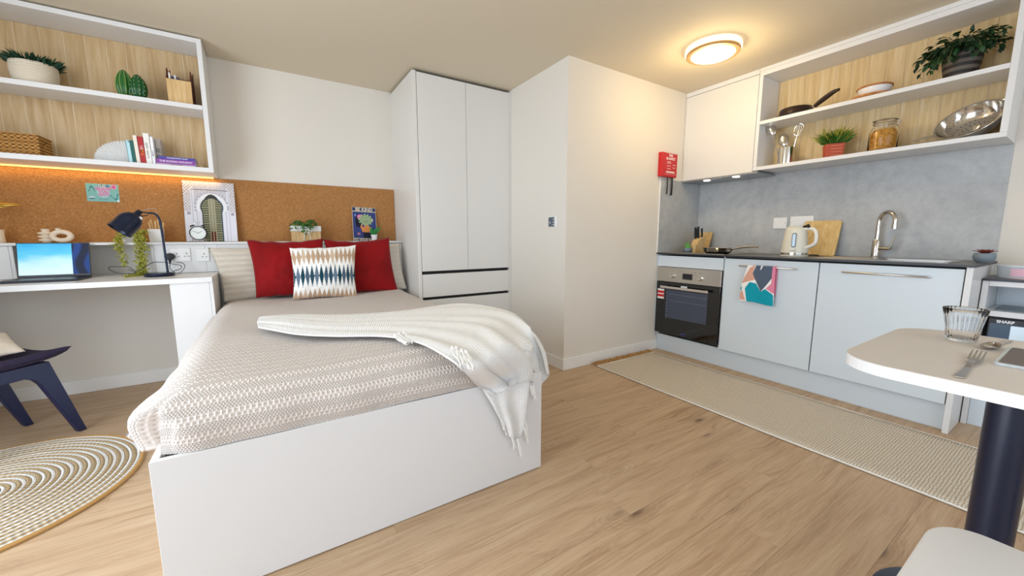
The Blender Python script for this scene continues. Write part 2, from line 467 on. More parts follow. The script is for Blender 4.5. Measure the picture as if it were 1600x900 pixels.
# planks laid along x, each one an object
PW, PL = .192, 1.285
pm = bpy.data.meshes.new('plank')
tmp = bmesh.new(); bmesh.ops.create_cube(tmp, size=1)
for v_ in tmp.verts: v_.co = V((v_.co.x*(PL-.0005), v_.co.y*(PW-.0005), v_.co.z*.008-.004))
bmesh.ops.bevel(tmp, geom=[e for e in tmp.edges if all(q.co.z > -.001 for q in e.verts)], offset=.0004, segments=1, affect='EDGES')
tmp.to_mesh(pm); tmp.free(); pm.materials.append(FLOOR)
row = 0; y = YF+PW/2
while y < YB+.02:
    x = XL-.1+random.uniform(-1.0, 0)+PL/2
    while x-PL/2 < XK:
        if not (x-PL/2 > XP+.1 and y-PW/2 > YP+.1):
            o = bpy.data.objects.new('plank', pm); C.objects.link(o); o.parent = fl
            o.location = V((x, y, 0))-V(fl.location)
        x += PL
    y += PW; row += 1

# ================================================================ BOOKSHELF (left wall unit)
SY, SYB, SX1, SX0 = 3.36, 3.61, -.278, -1.76
bs = thing('bookshelf_unit', 'long white open wall shelf unit with pale oak back above the cork board', 'shelf unit', (-.9, SY, 1.488))
ZT, ZB = 2.333, 1.488
bxo('top_panel', SX0, SX1-.026, SY, YB-.002, ZT-.028, ZT, WHITE, bs)
bxo('bottom_panel', SX0, SX1, SY, YB-.002, ZB, ZB+.030, WHITE, bs)
bxo('side_panel', SX1-.026, SX1, SY, YB-.002, ZB+.030, ZT, WHITE, bs)
bxo('side_panel', SX0-.0, SX0+.026, SY+.001, YB-.002, ZB+.031, ZT-.029, WHITE, bs)
bxo('shelf', SX0+.027, SX1-.027, SY+.001, SYB-.004, 1.890, 1.918, WHITE, bs)
bedges = [-.304, -.412, -.508, -.603, -.699, -.79, -.885, -.976, -1.074, -1.178, -1.275, -1.37, -1.465, -1.56, -1.655, -1.732]
for i in range(len(bedges)-1):
    a, b_ = bedges[i+1], bedges[i]
    bxo('board', a+.0045, b_-.0015, SYB, SYB+.012, ZB+.031, ZT-.029, PLY, bs, bevel=.001)
    bxo('pale_strip', a-.0015, a+.0045, SYB+.0015, SYB+.012, ZB+.031, ZT-.029, PLYB, bs, bevel=0)
led = MB().box(-1.75, SX1-.03, YB-.040, YB-.026, ZB-.006, ZB-.0005).build('led_strip', LEDE)
tag(led, 'glowing warm LED strip under the white wall shelf unit', 'light strip')
area('led_strip_glow', (-1.0, YB-.05, ZB-.012), (0, .35, -1), 1.45, .012, .7, (1.0, .62, .22))

# cork board
ck = MB().box(-1.76, 1.02, YB-.013, YB-.001, 1.0195, 1.487).build('cork_board', CORK)
tag(ck, 'long brown cork pin board along the wall above desk and bed', 'pin board')

# ledge and back box under the cork board
lg = thing('ledge_box', 'long white boxed wall ledge behind the desk and pillows', 'ledge', (-.2, 3.5, .8))
LT = 1.019
bxo('ledge_top', -1.76, 1.021, 3.47, YB-.0005, LT-.016, LT, WHITE, lg)
bxo('front_panel', -.655, -.315, 3.485, 3.50, .806, LT-.017, WHITE, lg)
bxo('front_panel', -.3145, 1.021, 3.485, 3.50, .30, LT-.017, WHITE, lg)
bxo('divider', -.672, -.656, 3.485, YB-.001, .806, LT-.017, WHITE, lg)
bxo('divider', -1.29, -1.274, 3.485, YB-.001, .806, LT-.017, WHITE, lg)
bxo('front_panel', -1.76, -1.291, 3.485, 3.50, .806, LT-.017, WHITE, lg)
bxo('joint_strip', -.385, -.383, 3.4835, 3.485, .81, LT-.017, mat('joint_shadow_grey', '#b9b7b4', .6), lg, bevel=0)

# ================================================================ DESK
DT, DY = .804, 3.03
dk = thing('desk', 'white fixed desk with a closed right pedestal under the shelf unit', 'desk', (-.9, 3.25, 0))
bxo('desktop', -1.76, -.314, DY, YB-.002, DT-.031, DT, WHITE, dk)
bxo('pedestal_front', -.521, -.332, DY+.012, DY+.03, .0, DT-.032, WHITE, dk)
bxo('pedestal_side', -.521, -.503, DY+.03, YB-.016, .0, DT-.032, WHITE, dk)
bxo('pedestal_side', -.331, -.314, DY+.012, YB-.016, .0, DT-.032, WHITE, dk)
bxo('end_panel', -1.505, -1.487, DY+.05, YB-.016, .0, DT-.032, WHITE, dk)

# ================================================================ WARDROBE
WX0, WX1, WY, WZ = 1.023, XP-.001, 3.05, 2.325
wd = thing('wardrobe', 'tall white two-door wardrobe with drawers below in the corner', 'wardrobe', (1.47, 3.36, 0))
bxo('side_panel', WX0, WX0+.030, WY, YB-.001, 0, WZ, DOORW, wd)
bxo('side_panel', WX1-.018, WX1, WY+.0, YB-.001, 0, WZ, DOORW, wd)
bxo('carcass_core', WX0+.031, WX1-.019, WY+.028, YB-.001, .001, WZ-.001, DARKGAP, wd, bevel=0)
MIDX = 1.4755
for x0, x1 in ((WX0+.034, MIDX-.0015), (MIDX+.0015, WX1-.020)):
    bxo('door', x0, x1, WY, WY+.020, .770, WZ-.006, DOORW, wd, bevel=.0015)
for z0, z1 in ((.552, .744), (.334, .528), (.10, .312)):
    dr = bxo('drawer', WX0+.034, WX1-.020, WY, WY+.020, z0, z1, DOORW, wd, bevel=.0015)
bxo('plinth', WX0+.031, WX1-.019, WY+.010, WY+.027, 0, .094, DOORW, wd)

# ================================================================ BED
BX0, BX1, BY0, BY1, BZ = -.311, .990, 1.317, 3.483, .456
bed = thing('bed_frame', 'white box bed frame with a plain full-height footboard', 'bed', (.34, 2.4, 0))
bxo('footboard', BX0, BX1, BY0, BY0+.019, 0.004, BZ, WHITE, bed)
bxo('side_rail', BX0, BX0+.019, BY0+.0195, BY1-.001, 0.004, BZ, WHITE, bed)
bxo('side_rail', BX1-.019, BX1, BY0+.0195, BY1-.001, 0.004, BZ, WHITE, bed)
bxo('slat_base', BX0+.02, BX1-.02, BY0+.05, BY1-.002, .24, .262, LWOOD, bed)
mt = MB().box(BX0+.05, BX1-.04, BY0+.06, BY1-.005, .264, .52).build('mattress', mat('white_ticking', '#efece6', .8), None, bevel=.04, seg=4)
tag(mt, 'white mattress mostly hidden under the beige waffle coverlet', 'mattress')

DTOP, DCX, DW = .612, .335, .668
def dprof(a, E, r):
    s_ = 1 if a >= 0 else -1; a = abs(a)
    if a < E-r: return s_*a, 0
    q = (a-(E-r))/r
    if q < pi/2: return s_*(E-r+r*sin(q)), r*(1-cos(q))
    return s_*E, r+(q-pi/2)*r
def duvet_surf(a, b):
    """a across from the centre line, b towards the foot from y=3.45"""
    LY = 3.45-1.322
    hx, dx = dprof(a, DW, .12); hy, dy = dprof(b, LY, .13)
    rc = .16
    qx = max(0, abs(hx)-(DW-rc)); qy = max(0, hy-(LY-rc)); l = sqrt(qx*qx+qy*qy)
    if l > rc:
        hx = (1 if hx > 0 else -1)*(DW-rc+qx*rc/l); hy = LY-rc+qy*rc/l
    dmax = .155
    d = (dx**3+dy**3)**(1/3); d = min(d, dmax)
    x = DCX+hx; y = 3.45-hy; z = DTOP-d
    # soft body: fuller sides, slumped folds, corner fold on the left
    side = min(1, d/.08)
    bl = .018*sin(pi*min(1, d/dmax))
    if abs(hx) > DW-.02: x += (1 if hx > 0 else -1)*bl
    if hy > LY-.02: y -= bl*.6
    if hx < 0:
        g = math.exp(-((y-1.52)/.15)**2); x -= .040*g*side; z -= .004*g*side
        ang = atan2(qy, qx+1e-9) if l > 1e-6 else 0
        if l > .02:
            c = math.exp(-((ang-.55)/.16)**2)*side; x += .060*c; y += .04*c; z -= .0*c
    if y > 2.9: x = max(x, -.355+.05*min(1, (y-2.9)/.12)); x = min(x, 1.04-.03*min(1, (y-2.9)/.12))
    if x > 1.0: x = 1.0+(x-1.0)*.35
    n = noise.noise(V((x*3.1, y*3.1, 1.3)))
    z += n*.010*(1-side*.6) + .006*sin(y*5+x*3)*(1-side)
    if side > .5: 
        x += noise.noise(V((y*7, z*7, 2)))*.008*(1 if hx > 0 else -1); y += noise.noise(V((x*7, z*7, 5)))*.006
    return V((x, y, z))
NU, NV = 150, 200
ua = DW+.115; vb = 3.45-1.322+.11
mb = MB(); uvs = []
mb.grid(lambda u, v: duvet_surf((u*2-1)*ua, v*vb), NU, NV, flip=True)
for j in range(NV):
    for i in range(NU): uvs.append(((i/(NU-1)*2-1)*ua, j/(NV-1)*vb))
dv = mb.build('coverlet', COVER, None, smooth=True, angle=180, uv=uvs)
tag(dv, 'beige waffle-knit coverlet spread over the whole bed', 'bedspread')
md = dv.modifiers.new('solid', 'SOLIDIFY'); md.thickness = .012; md.offset = -1

# ---- cushions
def pillow(name, label, cat, c, th, m, group=None, pinch=.06, n=44, cols=None, wr=.006, seed=0, sag=0):
    """c: bottom-left, bottom-right, top-right, top-left corners in the world"""
    c = [V(p) for p in c]; mb = MB(); uvs = []; cl = []
    nrm = (c[1]-c[0]).cross(c[3]-c[0]).normalized()
    W = (c[1]-c[0]).length; Hh = (c[3]-c[0]).length
    def side(sg):
        def f(u, v):
            a, b = u*2-1, v*2-1
            aa = a*(1-pinch*(1-b*b)*abs(a)); bb = b*(1-pinch*(1-a*a)*abs(b))
            s_, t_ = (aa+1)/2, (bb+1)/2
            p = c[0]*(1-s_)*(1-t_)+c[1]*s_*(1-t_)+c[2]*s_*t_+c[3]*(1-s_)*t_
            k = max(0, (1-a**2))**.55*max(0, (1-b**2))**.55
            k2 = 1+.25*(b < 0)*(-b)*.6
            wv = noise.noise(V((a*2.3+seed, b*2.3, seed)))*wr*2+noise.noise(V((a*5+seed, b*6, seed+3)))*wr
            edge = 1-k
            p = p+nrm*(sg*(th/2*k*k2+wv*k))
            p.z -= sag*(1-a*a)*max(0, b)
            p.z += noise.noise(V((a*4+seed, b*.5, 9)))*.006*abs(b)
            return p
        return f
    for sg in (1, -1):
        mb.grid(side(sg), n, n, flip=(sg < 0))
        for j in range(n):
            for i in range(n):
                uvs.append((i/(n-1)*W, j/(n-1)*Hh))
                if cols: cl.append(lin(cols(i/(n-1), j/(n-1))) if sg > 0 else lin('#f4f1ea'))
    o = mb.build(name, m, None, smooth=True, angle=180, uv=uvs, cols=cl or None)
    bm = bmesh.new(); bm.from_mesh(o.data); bmesh.ops.remove_doubles(bm, verts=bm.verts, dist=.0004); bm.to_mesh(o.data); bm.free()
    return tag(o, label, cat, group)
ZBED = DTOP+.006
def q4(bl, br, tr, tl, yb_, yt_): return [PY(*bl, yb_), PY(*br, yb_), PY(*tr, yt_), PY(*tl, yt_)]
pillow('pillow', 'cream waffle pillow on the left, beside the desk', 'pillow',
       [(-.295, 3.33, .60), (.36, 3.35, .60), (.36, 3.43, .99), (-.36, 3.42, .975)], .11, PILLOWM, 'cream pillows against the ledge', seed=1)
pillow('pillow', 'cream pillow on the right, by the wardrobe side', 'pillow',
       [(.38, 3.34, .60), (1.005, 3.31, .60), (.985, 3.41, 1.0), (.38, 3.42, 1.0)], .11, PILLOWM, 'cream pillows against the ledge', seed=2)
pillow('cushion', 'plain dark red velvet cushion on the left, beside the desk lamp side', 'cushion',
       q4((400, 466), (510, 462), (505, 372), (385, 374), 3.215, 3.30), .12, RED, 'red cushions on the bed', seed=3, sag=.012)
pillow('cushion', 'plain dark red velvet cushion on the right, nearer the wardrobe', 'cushion',
       q4((525, 461), (622, 455), (608, 371), (505, 374), 3.225, 3.31), .12, RED, 'red cushions on the bed', seed=5, sag=.012)
def pat(u, v):
    base = '#f5f3ef'
    N_ = 14
    def tri(x): return abs((x % 1)*2-1)
    jit = noise.noise(V((math.floor(u*N_)*1.7, 3.1, 0)))
    for vc, hh, colr in ((.80, .17, '#bfa083'), (.42, .21, None), (.03, .15, '#bfa083')):
        k = tri(u*N_+.5*(vc == .42)); top = hh*(1-k)*(1+.35*jit); 
        bot = hh*(1-tri(u*N_+.5*(vc == .42)))*(1-.35*jit)
        if -bot < v-vc < top:
            if colr: return colr if jit < .25 else '#d0b79c'
            i = math.floor(u*N_+.5)
            return ('#2f4f60', '#66788a', '#1f4654', '#4c6072')[i % 4]
    return base
pillow('cushion', 'small white cushion patterned with tan and blue triangle rows', 'cushion',
       q4((458, 468), (558, 465), (556, 383), (452, 387), 3.085, 3.165), .12, FABP, None, n=130, cols=pat, seed=8)

# ---- throw
from mathutils.bvhtree import BVHTree
_cv = bpy.data.objects['coverlet']; _o = V(_cv.location)
cov_bvh = BVHTree.FromPolygons([V(q.co)+_o for q in _cv.data.vertices], [tuple(pp_.vertices) for pp_ in _cv.data.polygons])
def crom(p, t):
    n = len(p)-1; x = min(max(t, 0), 1)*n; i = min(int(x), n-1); f = x-i
    a, b, c, d = p[max(i-1, 0)], p[i], p[i+1], p[min(i+2, n)]
    return .5*((2*b)+(c-a)*f+(2*a-5*b+4*c-d)*f*f+(3*b-a-3*c+d)*f**3)
Zt = .632
rows = [
 [PZ(u, v, Zt) for u, v in ((405, 515), (403, 511), (404, 506), (406, 501), (411, 498))],
 [PZ(u, v, Zt) for u, v in ((462, 526), (463, 518), (465, 510), (468, 502), (470, 494))],
 [PZ(u, v, Zt) for u, v in ((524, 529), (528, 520), (532, 512), (536, 503), (540, 494))],
 [PZ(u, v, Zt) for u, v in ((600, 530), (606, 519), (612, 508), (618, 498), (625, 489))],
 [PZ(u, v, Zt) for u, v in ((655, 541), (672, 524), (690, 508), (707, 494), (722, 477))],
 [PZ(700, 566, .625), PZ(725, 540, Zt), PZ(752, 516, Zt), PZ(778, 500, Zt), PZ(797, 490, .625)],
 [PZ(726, 587, .57), PZ(757, 566, .61), PZ(787, 545, .62), PX(815, 528, .985), PX(828, 516, 1.045)],
 [PY(745, 604, 1.292), PY(782, 592, 1.29), PY(812, 575, 1.30), PX(836, 562, 1.055), PX(845, 548, 1.065)],
 [PY(768, 618, 1.280), PY(790, 606, 1.275), PY(812, 600, 1.272), PX(842, 603, 1.06), PX(853, 587, 1.07)],
]
def throw_f(u, v):
    r = [crom(rw, u) for rw in rows]; p = crom(r, v)
    amp = .003+.017*min(1, max(0, v-.25)*1.6)
    ph = u*2*pi*2.6+1.3*sin(v*4.2)
    h = amp*(sin(ph)*.5+.5)+amp*.4*sin(ph*2.1+v*4)
    h += .018*sin(pi*u)*max(0, 1-v*2)**.7*min(1, v*8+.35)
    k = min(1, max(0, (v-.60)/.3)); k = k*k*(3-2*k)
    out = (V((0, 0, 1))*(1-k)+V((.9*u, -.9*(1-u), .35))*k).normalized()
    p = p+out*(h+.004)
    loc, nr, ix, dist = cov_bvh.find_nearest(p)
    if nr is not None:
        dd = (p-loc).dot(nr)
        if dd < .010: p = p+nr*(.010-dd)
    return p
mb = MB(); n1, n2 = 60, 150; mb.grid(throw_f, n1, n2, flip=True)
th = mb.build('throw_blanket', THROW, None, smooth=True, angle=180, uv=[((i/(n1-1))*.5, j/(n2-1)*1.5) for j in range(n2) for i in range(n1)])
tag(th, 'white knitted throw with tassels draped across the bed foot corner', 'blanket')
md = th.modifiers.new('solid', 'SOLIDIFY'); md.thickness = .007; md.offset = 1
tail = [
 [PY(752, 606, 1.300), PY(775, 600, 1.298), PY(800, 596, 1.298), PY(826, 592, 1.298)],
 [PY(768, 632, 1.298), PY(783, 630, 1.287), PY(800, 632, 1.296), PY(823, 628, 1.29)],
 [PY(781, 658, 1.300), PY(793, 658, 1.287), PY(806, 658, 1.299), PY(821, 655, 1.29)],
 [PY(790, 679, 1.298), PY(799, 683, 1.288), PY(808, 685, 1.300), PY(817, 671, 1.292)]]
def tail_f(u, v):
    p = crom([crom(rw, u) for rw in tail], v); return p+V((0, -1, 0))*(.010*(.5+.5*sin(u*2*pi*2.4+v*2)))
mb = MB(); mb.grid(tail_f, 34, 50, flip=True)
o = mb.build('hanging_fold', THROW, th, smooth=True, angle=180, uv=[((i/33)*.2, j/49*.4) for j in range(50) for i in range(34)])
md = o.modifiers.new('solid', 'SOLIDIFY'); md.thickness = .006; md.offset = 0
def tassel(p0, p1, w=.006, knot=True):
    mb = MB(); p0, p1 = V(p0), V(p1); L = (p1-p0).length
    for k in range(5):
        o1 = V((random.uniform(-1, 1), random.uniform(-.4, .4), 0))*w*.5; o2 = V((random.uniform(-1, 1), random.uniform(-.3, .3), random.uniform(-.5, .5)))*w*1.3
        mid = (p0+p1)/2+V((random.uniform(-1, 1)*.006, random.uniform(-.4, .1)*.006, 0))
        mb.tube([p0+o1*.5, mid+o1, p1+o2], .0024, 5)
    if knot: mb.sphere(p0+(p1-p0)*.12, w*.8, 8, 6)
    mb.build('tassel', TASSEL, th, smooth=True)
for a, b in (((808, 684), (815, 713)), ((800, 683), (804, 700)), ((818, 665), (827, 691)), ((820, 655), (823, 676)), ((788, 672), (783, 652)), ((833, 602), (837, 624)), ((829, 602), (833, 618))):
    tassel(PY(*a, 1.285), PY(*b, 1.290))
for a, b in (((706, 541), (716, 566)), ((712, 541), (725, 570)), ((720, 545), (735, 574)), ((727, 547), (741, 575)), ((622, 520), (640, 536)), ((630, 518), (645, 533)), ((616, 522), (632, 538))):
    tassel(PZ(*a, Zt+.03), PZ(*b, Zt+.012), .009)

# ================================================================ ROUND RUG, RUNNER
rc_ = V((-1.09, 2.345, 0))
rug = thing('round_rug', 'round braided rug with white and jute rings by the desk chair', 'rug', rc_)
r = .509; k = 0
while r > .02:
    isw = (k % 2 == 1); wdt = .0125 if isw else .0145
    a0_ = random.uniform(0, 6.28)
    pts = [rc_+V((r*cos(a0_+a), r*.995*sin(a0_+a), .008+.0012*noise.noise(V((cos(a)*3, sin(a)*3, k))))) for a in [2*pi*i/80 for i in range(81)]]
    mb = MB(); mb.tube(pts, wdt*.58, 6, cap=False)
    uv = [(i/80*r*6.28, q/6*.04) for i in range(81) for q in range(6)]
    mb.build('rope_ring', WROPE if isw else (mat('golden_jute', '#b98f55', .95) if k == 0 else JUTE), rug, smooth=True, uv=uv)
    r -= (wdt + (.0145 if isw else .0125))*.5; k += 1
MB().at(rc_).cyl(.50, .0005, .003, 48).build('backing', mat('rug_backing', '#b39a70', .95), rug)

rn = thing('runner_rug', 'long beige woven runner rug with tan fringe beside the kitchen units', 'rug', (2.55, 1.0, 0))
rx0, rx1, ry0, ry1 = 2.205, 2.905, -.30, 2.165
mb = MB()
def runf(u, v):
    x = rx0+(rx1-rx0)*u; y = ry0+(ry1-ry0)*v
    e = (.004*noise.noise(V((y*6, 0, 0))) if u in (0, 1) else 0)
    e += .008*noise.noise(V((y*1.7, u*3, 0)))
    return (x+e, y+.01*noise.noise(V((x*4, 7, 0)))*(v > .98), .007+.0015*noise.noise(V((x*3, y*3, 0))))
mb.grid(runf, 15, 120)
o = mb.build('woven_mat', RUNNER, rn, smooth=True, solid=.006)
mb = MB()
for sx in (rx0-.004, rx1+.004):
    mb.tube([(sx+.008*noise.noise(V((y*1.7, 0 if sx < 2.5 else 3, 0))), y, .007) for y in [ry0+i*(ry1-ry0)/60 for i in range(61)]], .0045, 6)
mb.build('white_selvedge', mat('white_cord', '#f0ece4', .9), rn, smooth=True)
mb = MB()
mb.grid(lambda u, v: (rx0-.004+(rx1-rx0+.008)*u, ry1-.004+.024*v, .0075), 20, 3)
mb.build('end_band', mat('cream_band', '#e6dccb', .95), rn, solid=.005)
FR = mat('tan_fringe', '#b98d55', .95)
for i in range(30):
    x = rx0+.01+i*(rx1-rx0-.02)/29; mb = MB()
    for q in range(4):
        dx = random.uniform(-.02, .02); L = random.uniform(.035, .060)
        mb.tube([(x, ry1+.018, .008), (x+dx*.4, ry1+.018+L*.5, .014+random.uniform(0, .018)), (x+dx, ry1+.018+L, .006+random.uniform(0, .012))], .0036, 5)
    mb.build('fringe_tassel', FR, rn, smooth=True)

# ================================================================ DESK CHAIR
ch = thing('desk_chair', 'dark purple upholstered chair with navy wooden legs in front of the desk', 'chair', (-1.22, 2.95, 0))
cF = V((.66, .75, 0)).normalized(); cS = V((cF.y, -cF.x, 0)); cO = V((-1.24, 2.885, 0))
def cp(a, b, z): return cO+cS*a+cF*b+V((0, 0, z))
mb = MB()
def seatf(sg):
    def f(u, v):
        a, b = u*2-1, v*2-1
        wing = .252*(1-.13*b*b)
        x = a*wing; y = b*.24
        z = .432+.028*abs(a)**2.2+.016*abs(a)**2*max(0, b)**2+.004*b*b
        e = (1-a**8)*(1-b**8)
        return cp(x, y, z+sg*.024*max(0, e)**.5)
    return f
mb.grid(seatf(1), 28, 28); mb.grid(seatf(-1), 28, 28, flip=True)
o = mb.build('seat', CHAIRF, ch, smooth=True, angle=70)
mb = MB()
def backf(sg):
    return lambda u, v: cp((u*2-1)*(.23-.03*v), -.25-.09*v-.03*(1-(u*2-1)**2)+sg*.012, .50+v*.32)
mb.grid(backf(1), 16, 12); mb.grid(backf(-1), 16, 12, flip=True)
mb.build('backrest', CHAIRF, ch, smooth=True)
for sgn in (1, -1):
    arch = [(.082+.0*i, .30) for i in ()]
    outl = [(.226, .001), (.258, .001), (.150, .425), (-.150, .425), (-.258, .001), (-.226, .001), (-.108, .315), (-.088, .345), (-.055, .362), (.055, .362), (.088, .345), (.108, .315)]
    mb = MB(); mb.poly(outl, cp(sgn*.185-.018, 0, 0), cF, (0, 0, 1), cS*.036); mb.build('leg_frame', NAVYW, ch, bevel=.004)
bxc = MB(); bxc.poly([(-.165, -.10), (.165, -.10), (.165, .10), (-.165, .10)], cp(0, 0, .395), cS, cF, (0, 0, .022)); bxc.build('seat_support', NAVYW, ch, bevel=.002)
pc = [cp(.19, -.16, .455), cp(.225, .06, .455)]
pillow('cushion', 'cream cushion with brown stitching lying on the dark desk chair', 'cushion',
       [cp(-.12, -.10, .575), cp(.10, -.14, .495), cp(.165, .095, .49), cp(-.06, .16, .565)], .08, LINEN, None, n=26, seed=12)

# ================================================================ KITCHEN
KY0, KY1, KFX = .384, YP-.002, 3.02
kb = thing('kitchen_base_units', 'white handled kitchen base units with oven housing along the concrete splashback', 'kitchen units', (3.3, 1.3, 0))
bxo('end_panel', 3.012, XK-.001, KY0, KY0+.024, 0, .8975, WHITE, kb)
bxo('carcass_core', 3.042, XK-.001, KY0+.025, 1.653, .152, .745, DARKGAP, kb, bevel=0)
bxo('carcass_rail', 3.042, 3.06, KY0+.025, 1.653, .7455, .8975, DARKGAP, kb, bevel=0)
bxo('carcass_core', 3.20, XK-.001, 1.654, KY1-.012, .152, .8975, DARKGAP, kb, bevel=0)
bxo('carcass_side', 3.042, 3.199, 1.6535, 1.668, .152, .8975, WHITE, kb, bevel=0)
bxo('carcass_side', 3.042, 3.199, 2.246, 2.2565, .152, .8975, WHITE, kb, bevel=0)
bxo('filler_strip', 3.016, 3.04, 2.2575, KY1, .152, .8975, KDOOR, kb)
bxo('plinth', 3.062, 3.078, KY0+.025, KY1, 0, .150, KDOOR, kb)
bxo('top_fascia', KFX, KFX+.018, 1.6565, 2.2555, .789, .886, KDOOR, kb)
def pull(parent, y0, y1, z):
    mb = MB(); x = KFX-.024; pts = [(KFX, y1-.006, z), (x+.006, y1-.004, z), (x, y1-.012, z), (x, y0+.012, z), (x+.006, y0+.004, z), (KFX, y0+.006, z)]
    mb.tube(pts, .0055, 8); return mb.build('handle', STEEL, parent, smooth=True)
for y0, y1, h0, h1 in ((1.034, 1.6505, 1.150, 1.530), (.4115, 1.031, .528, .910)):
    d = bxo('door', KFX, KFX+.018, y0+.0015, y1-.0015, .156, .886, KDOOR, kb, bevel=.0015)
    pull(d, h0, h1, .836)

# oven
ov = thing('oven', 'built-in black glass oven with steel control panel under the worktop', 'oven', (3.1, 1.956, .18))
OY0, OY1, OX = 1.6705, 2.244, 3.006
bxo('body', 3.03, 3.195, OY0, OY1, .182, .785, mat('oven_body_grey', '#4a4c50', .5, .6), ov, bevel=0)
cpn = bxo('control_panel', OX, 3.0295, OY0-.012, OY1+.008, .656, .785, STEEL, ov, bevel=.002)
dor = bxo('door', OX, 3.0295, OY0-.012, OY1+.008, .180, .651, BGLASS, ov, bevel=.003)
a = PX(1044, 458, OX); b_ = PX(1103, 508, OX)
bxo('window', OX-.0012, OX-.0002, b_.y, a.y+.02, b_.z, .585, OVWIN, dor, bevel=0)
mb = MB()
for zz in (.545, .49):
    mb.tube([(OX-.002, b_.y+.01, zz), (OX-.002, a.y-.01, zz)], .0012, 5)
for i in range(24):
    yy = b_.y+.01+(a.y-b_.y-.02)*i/23; mb.tube([(OX-.002, yy, .545), (OX-.002, yy, .557)], .0008, 4)
mb.build('rack', mat('rack_grey', '#8f97a5', .4, .5), dor)
mb = MB()
for i in range(9): mb.box(OX-.0018, OX-.0008, a.y+.006, a.y+.011, .32+i*.029, .325+i*.029)
mb.build('marker_dots', mat('pale_print', '#9fb0c4', .5), dor)
hz = PX(1068, 452, 2.965).z
mb = MB(); mb.box(2.958, 2.972, 1.735, 2.180, hz-.010, hz+.010)
mb.build('handle', mat('satin_steel', '#d9d2cd', .3, .9), dor, bevel=.003)
mb = MB(); mb.box(2.9725, OX-.0002, 1.76, 1.778, hz-.007, hz+.007).box(2.9725, OX-.0002, 2.14, 2.158, hz-.007, hz+.007).build('handle_post', STEEL, dor)
bxo('badge', OX-.0012, OX-.0002, 1.945, 2.005, .612, .630, mat('pale_badge', '#dfe3e6', .4), dor, bevel=0)
mb = MB(); mb.box(OX-.001, OX-.0002, 1.94, 1.985, .205, .212); mb.build('logo_print', mat('blue_print', '#3b49a8', .4), dor)
st = bxo('safety_sticker', OX-.0010, OX-.0002, 2.168, 2.236, .495, .585, PAPER, dor, bevel=0)
mb = MB(); mb.box(OX-.0016, OX-.0010, 2.168, 2.236, .545, .568).box(OX-.0016, OX-.0010, 2.168, 2.236, .512, .535); mb.build('red_bands', REDP, dor)
for kp in ((1051, 431), (1094, 435.5)):
    p = PX(kp[0], kp[1], OX)
    MB().at((OX, p.y, p.z), ry=-pi/2).lathe([(.0001, .026), (.015, .026), (.017, .023), (.0185, .004), (.022, .003), (.022, 0), (.0001, 0)], 28).build('knob', CHROME, cpn, smooth=True)
p = PX(1074, 432.5, OX)
bxo('display', OX-.0015, OX-.0002, p.y-.045, p.y+.045, p.z-.026, p.z+.024, BLACK, cpn, bevel=0)
mb = MB()
for i in range(4): mb.box(OX-.0022, OX-.0016, p.y-.03+i*.018, p.y-.026+i*.018, p.z-.018, p.z-.015)
for q in ((1062, 424), (1086, 426), (1095, 427)):
    pp = PX(q[0], q[1], OX); mb.box(OX-.001, OX-.0002, pp.y-.003, pp.y+.003, pp.z-.003, pp.z+.003)
mb.build('print', mat('grey_print', '#6b7076', .5), cpn)

# worktop with a sink cut-out
SK = (3.11, 3.47, .50, .84)
wt = thing('worktop', 'slim dark worktop running over the kitchen base units', 'worktop', (3.3, 1.3, .898))
WFX = 3.000
for nm, x0, x1, y0, y1 in (('front_strip', WFX+.004, SK[0], KY0-.004, KY1), ('back_strip', SK[1], XK-.001, KY0-.004, KY1), ('end_strip', SK[0]+.0002, SK[1]-.0002, KY0-.004, SK[2]), ('long_slab', SK[0]+.0002, SK[1]-.0002, SK[3], KY1)):
    bxo(nm, x0, x1, y0, y1, .8985, .910, WTOP, wt, bevel=0)
mb = MB(); mb.box(WFX, WFX+.0035, KY0-.008, KY1, .8980, .9102).box(WFX+.0038, XK-.001, KY0-.008, KY0-.0044, .8980, .9102)
mb.build('edge_band', WEDGE, wt)
sk = thing('sink', 'inset stainless steel sink with drainer beneath the tap', 'sink', (3.29, .67, .72))
mb = MB()
for a_ in ((SK[0]-.012, SK[0]+.012, SK[2]-.012, 1.12), (SK[1]-.012, SK[1]+.012, SK[2]-.012, 1.12), (SK[0]+.013, SK[1]-.013, SK[2]-.012, SK[2]+.012), (SK[0]+.013, SK[1]-.013, SK[3]-.012, SK[3]+.012)):
    mb.box(a_[0], a_[1], a_[2], a_[3], .9104, .9135)
mb.build('rim', STEEL, sk, bevel=.001)
mb = MB().box(SK[0]+.013, SK[1]-.013, SK[3]+.013, 1.12, .9104, .9125)
for i in range(7): mb.box(SK[0]+.03+i*.045, SK[0]+.042+i*.045, SK[3]+.03, 1.10, .9125, .9145)
mb.build('drainer', STEEL, sk, bevel=.001)
mb = MB(); e = .004
mb.box(SK[0]+e, SK[1]-e, SK[2]+e, SK[3]-e, .755, .757)
for x0, x1, y0, y1 in ((SK[0]+e, SK[0]+e+.002, SK[2]+e, SK[3]-e), (SK[1]-e-.002, SK[1]-e, SK[2]+e, SK[3]-e), (SK[0]+e, SK[1]-e, SK[2]+e, SK[2]+e+.002), (SK[0]+e, SK[1]-e, SK[3]-e-.002, SK[3]-e)):
    mb.box(x0, x1, y0, y1, .757, .909)
mb.build('bowl', STEEL, sk)
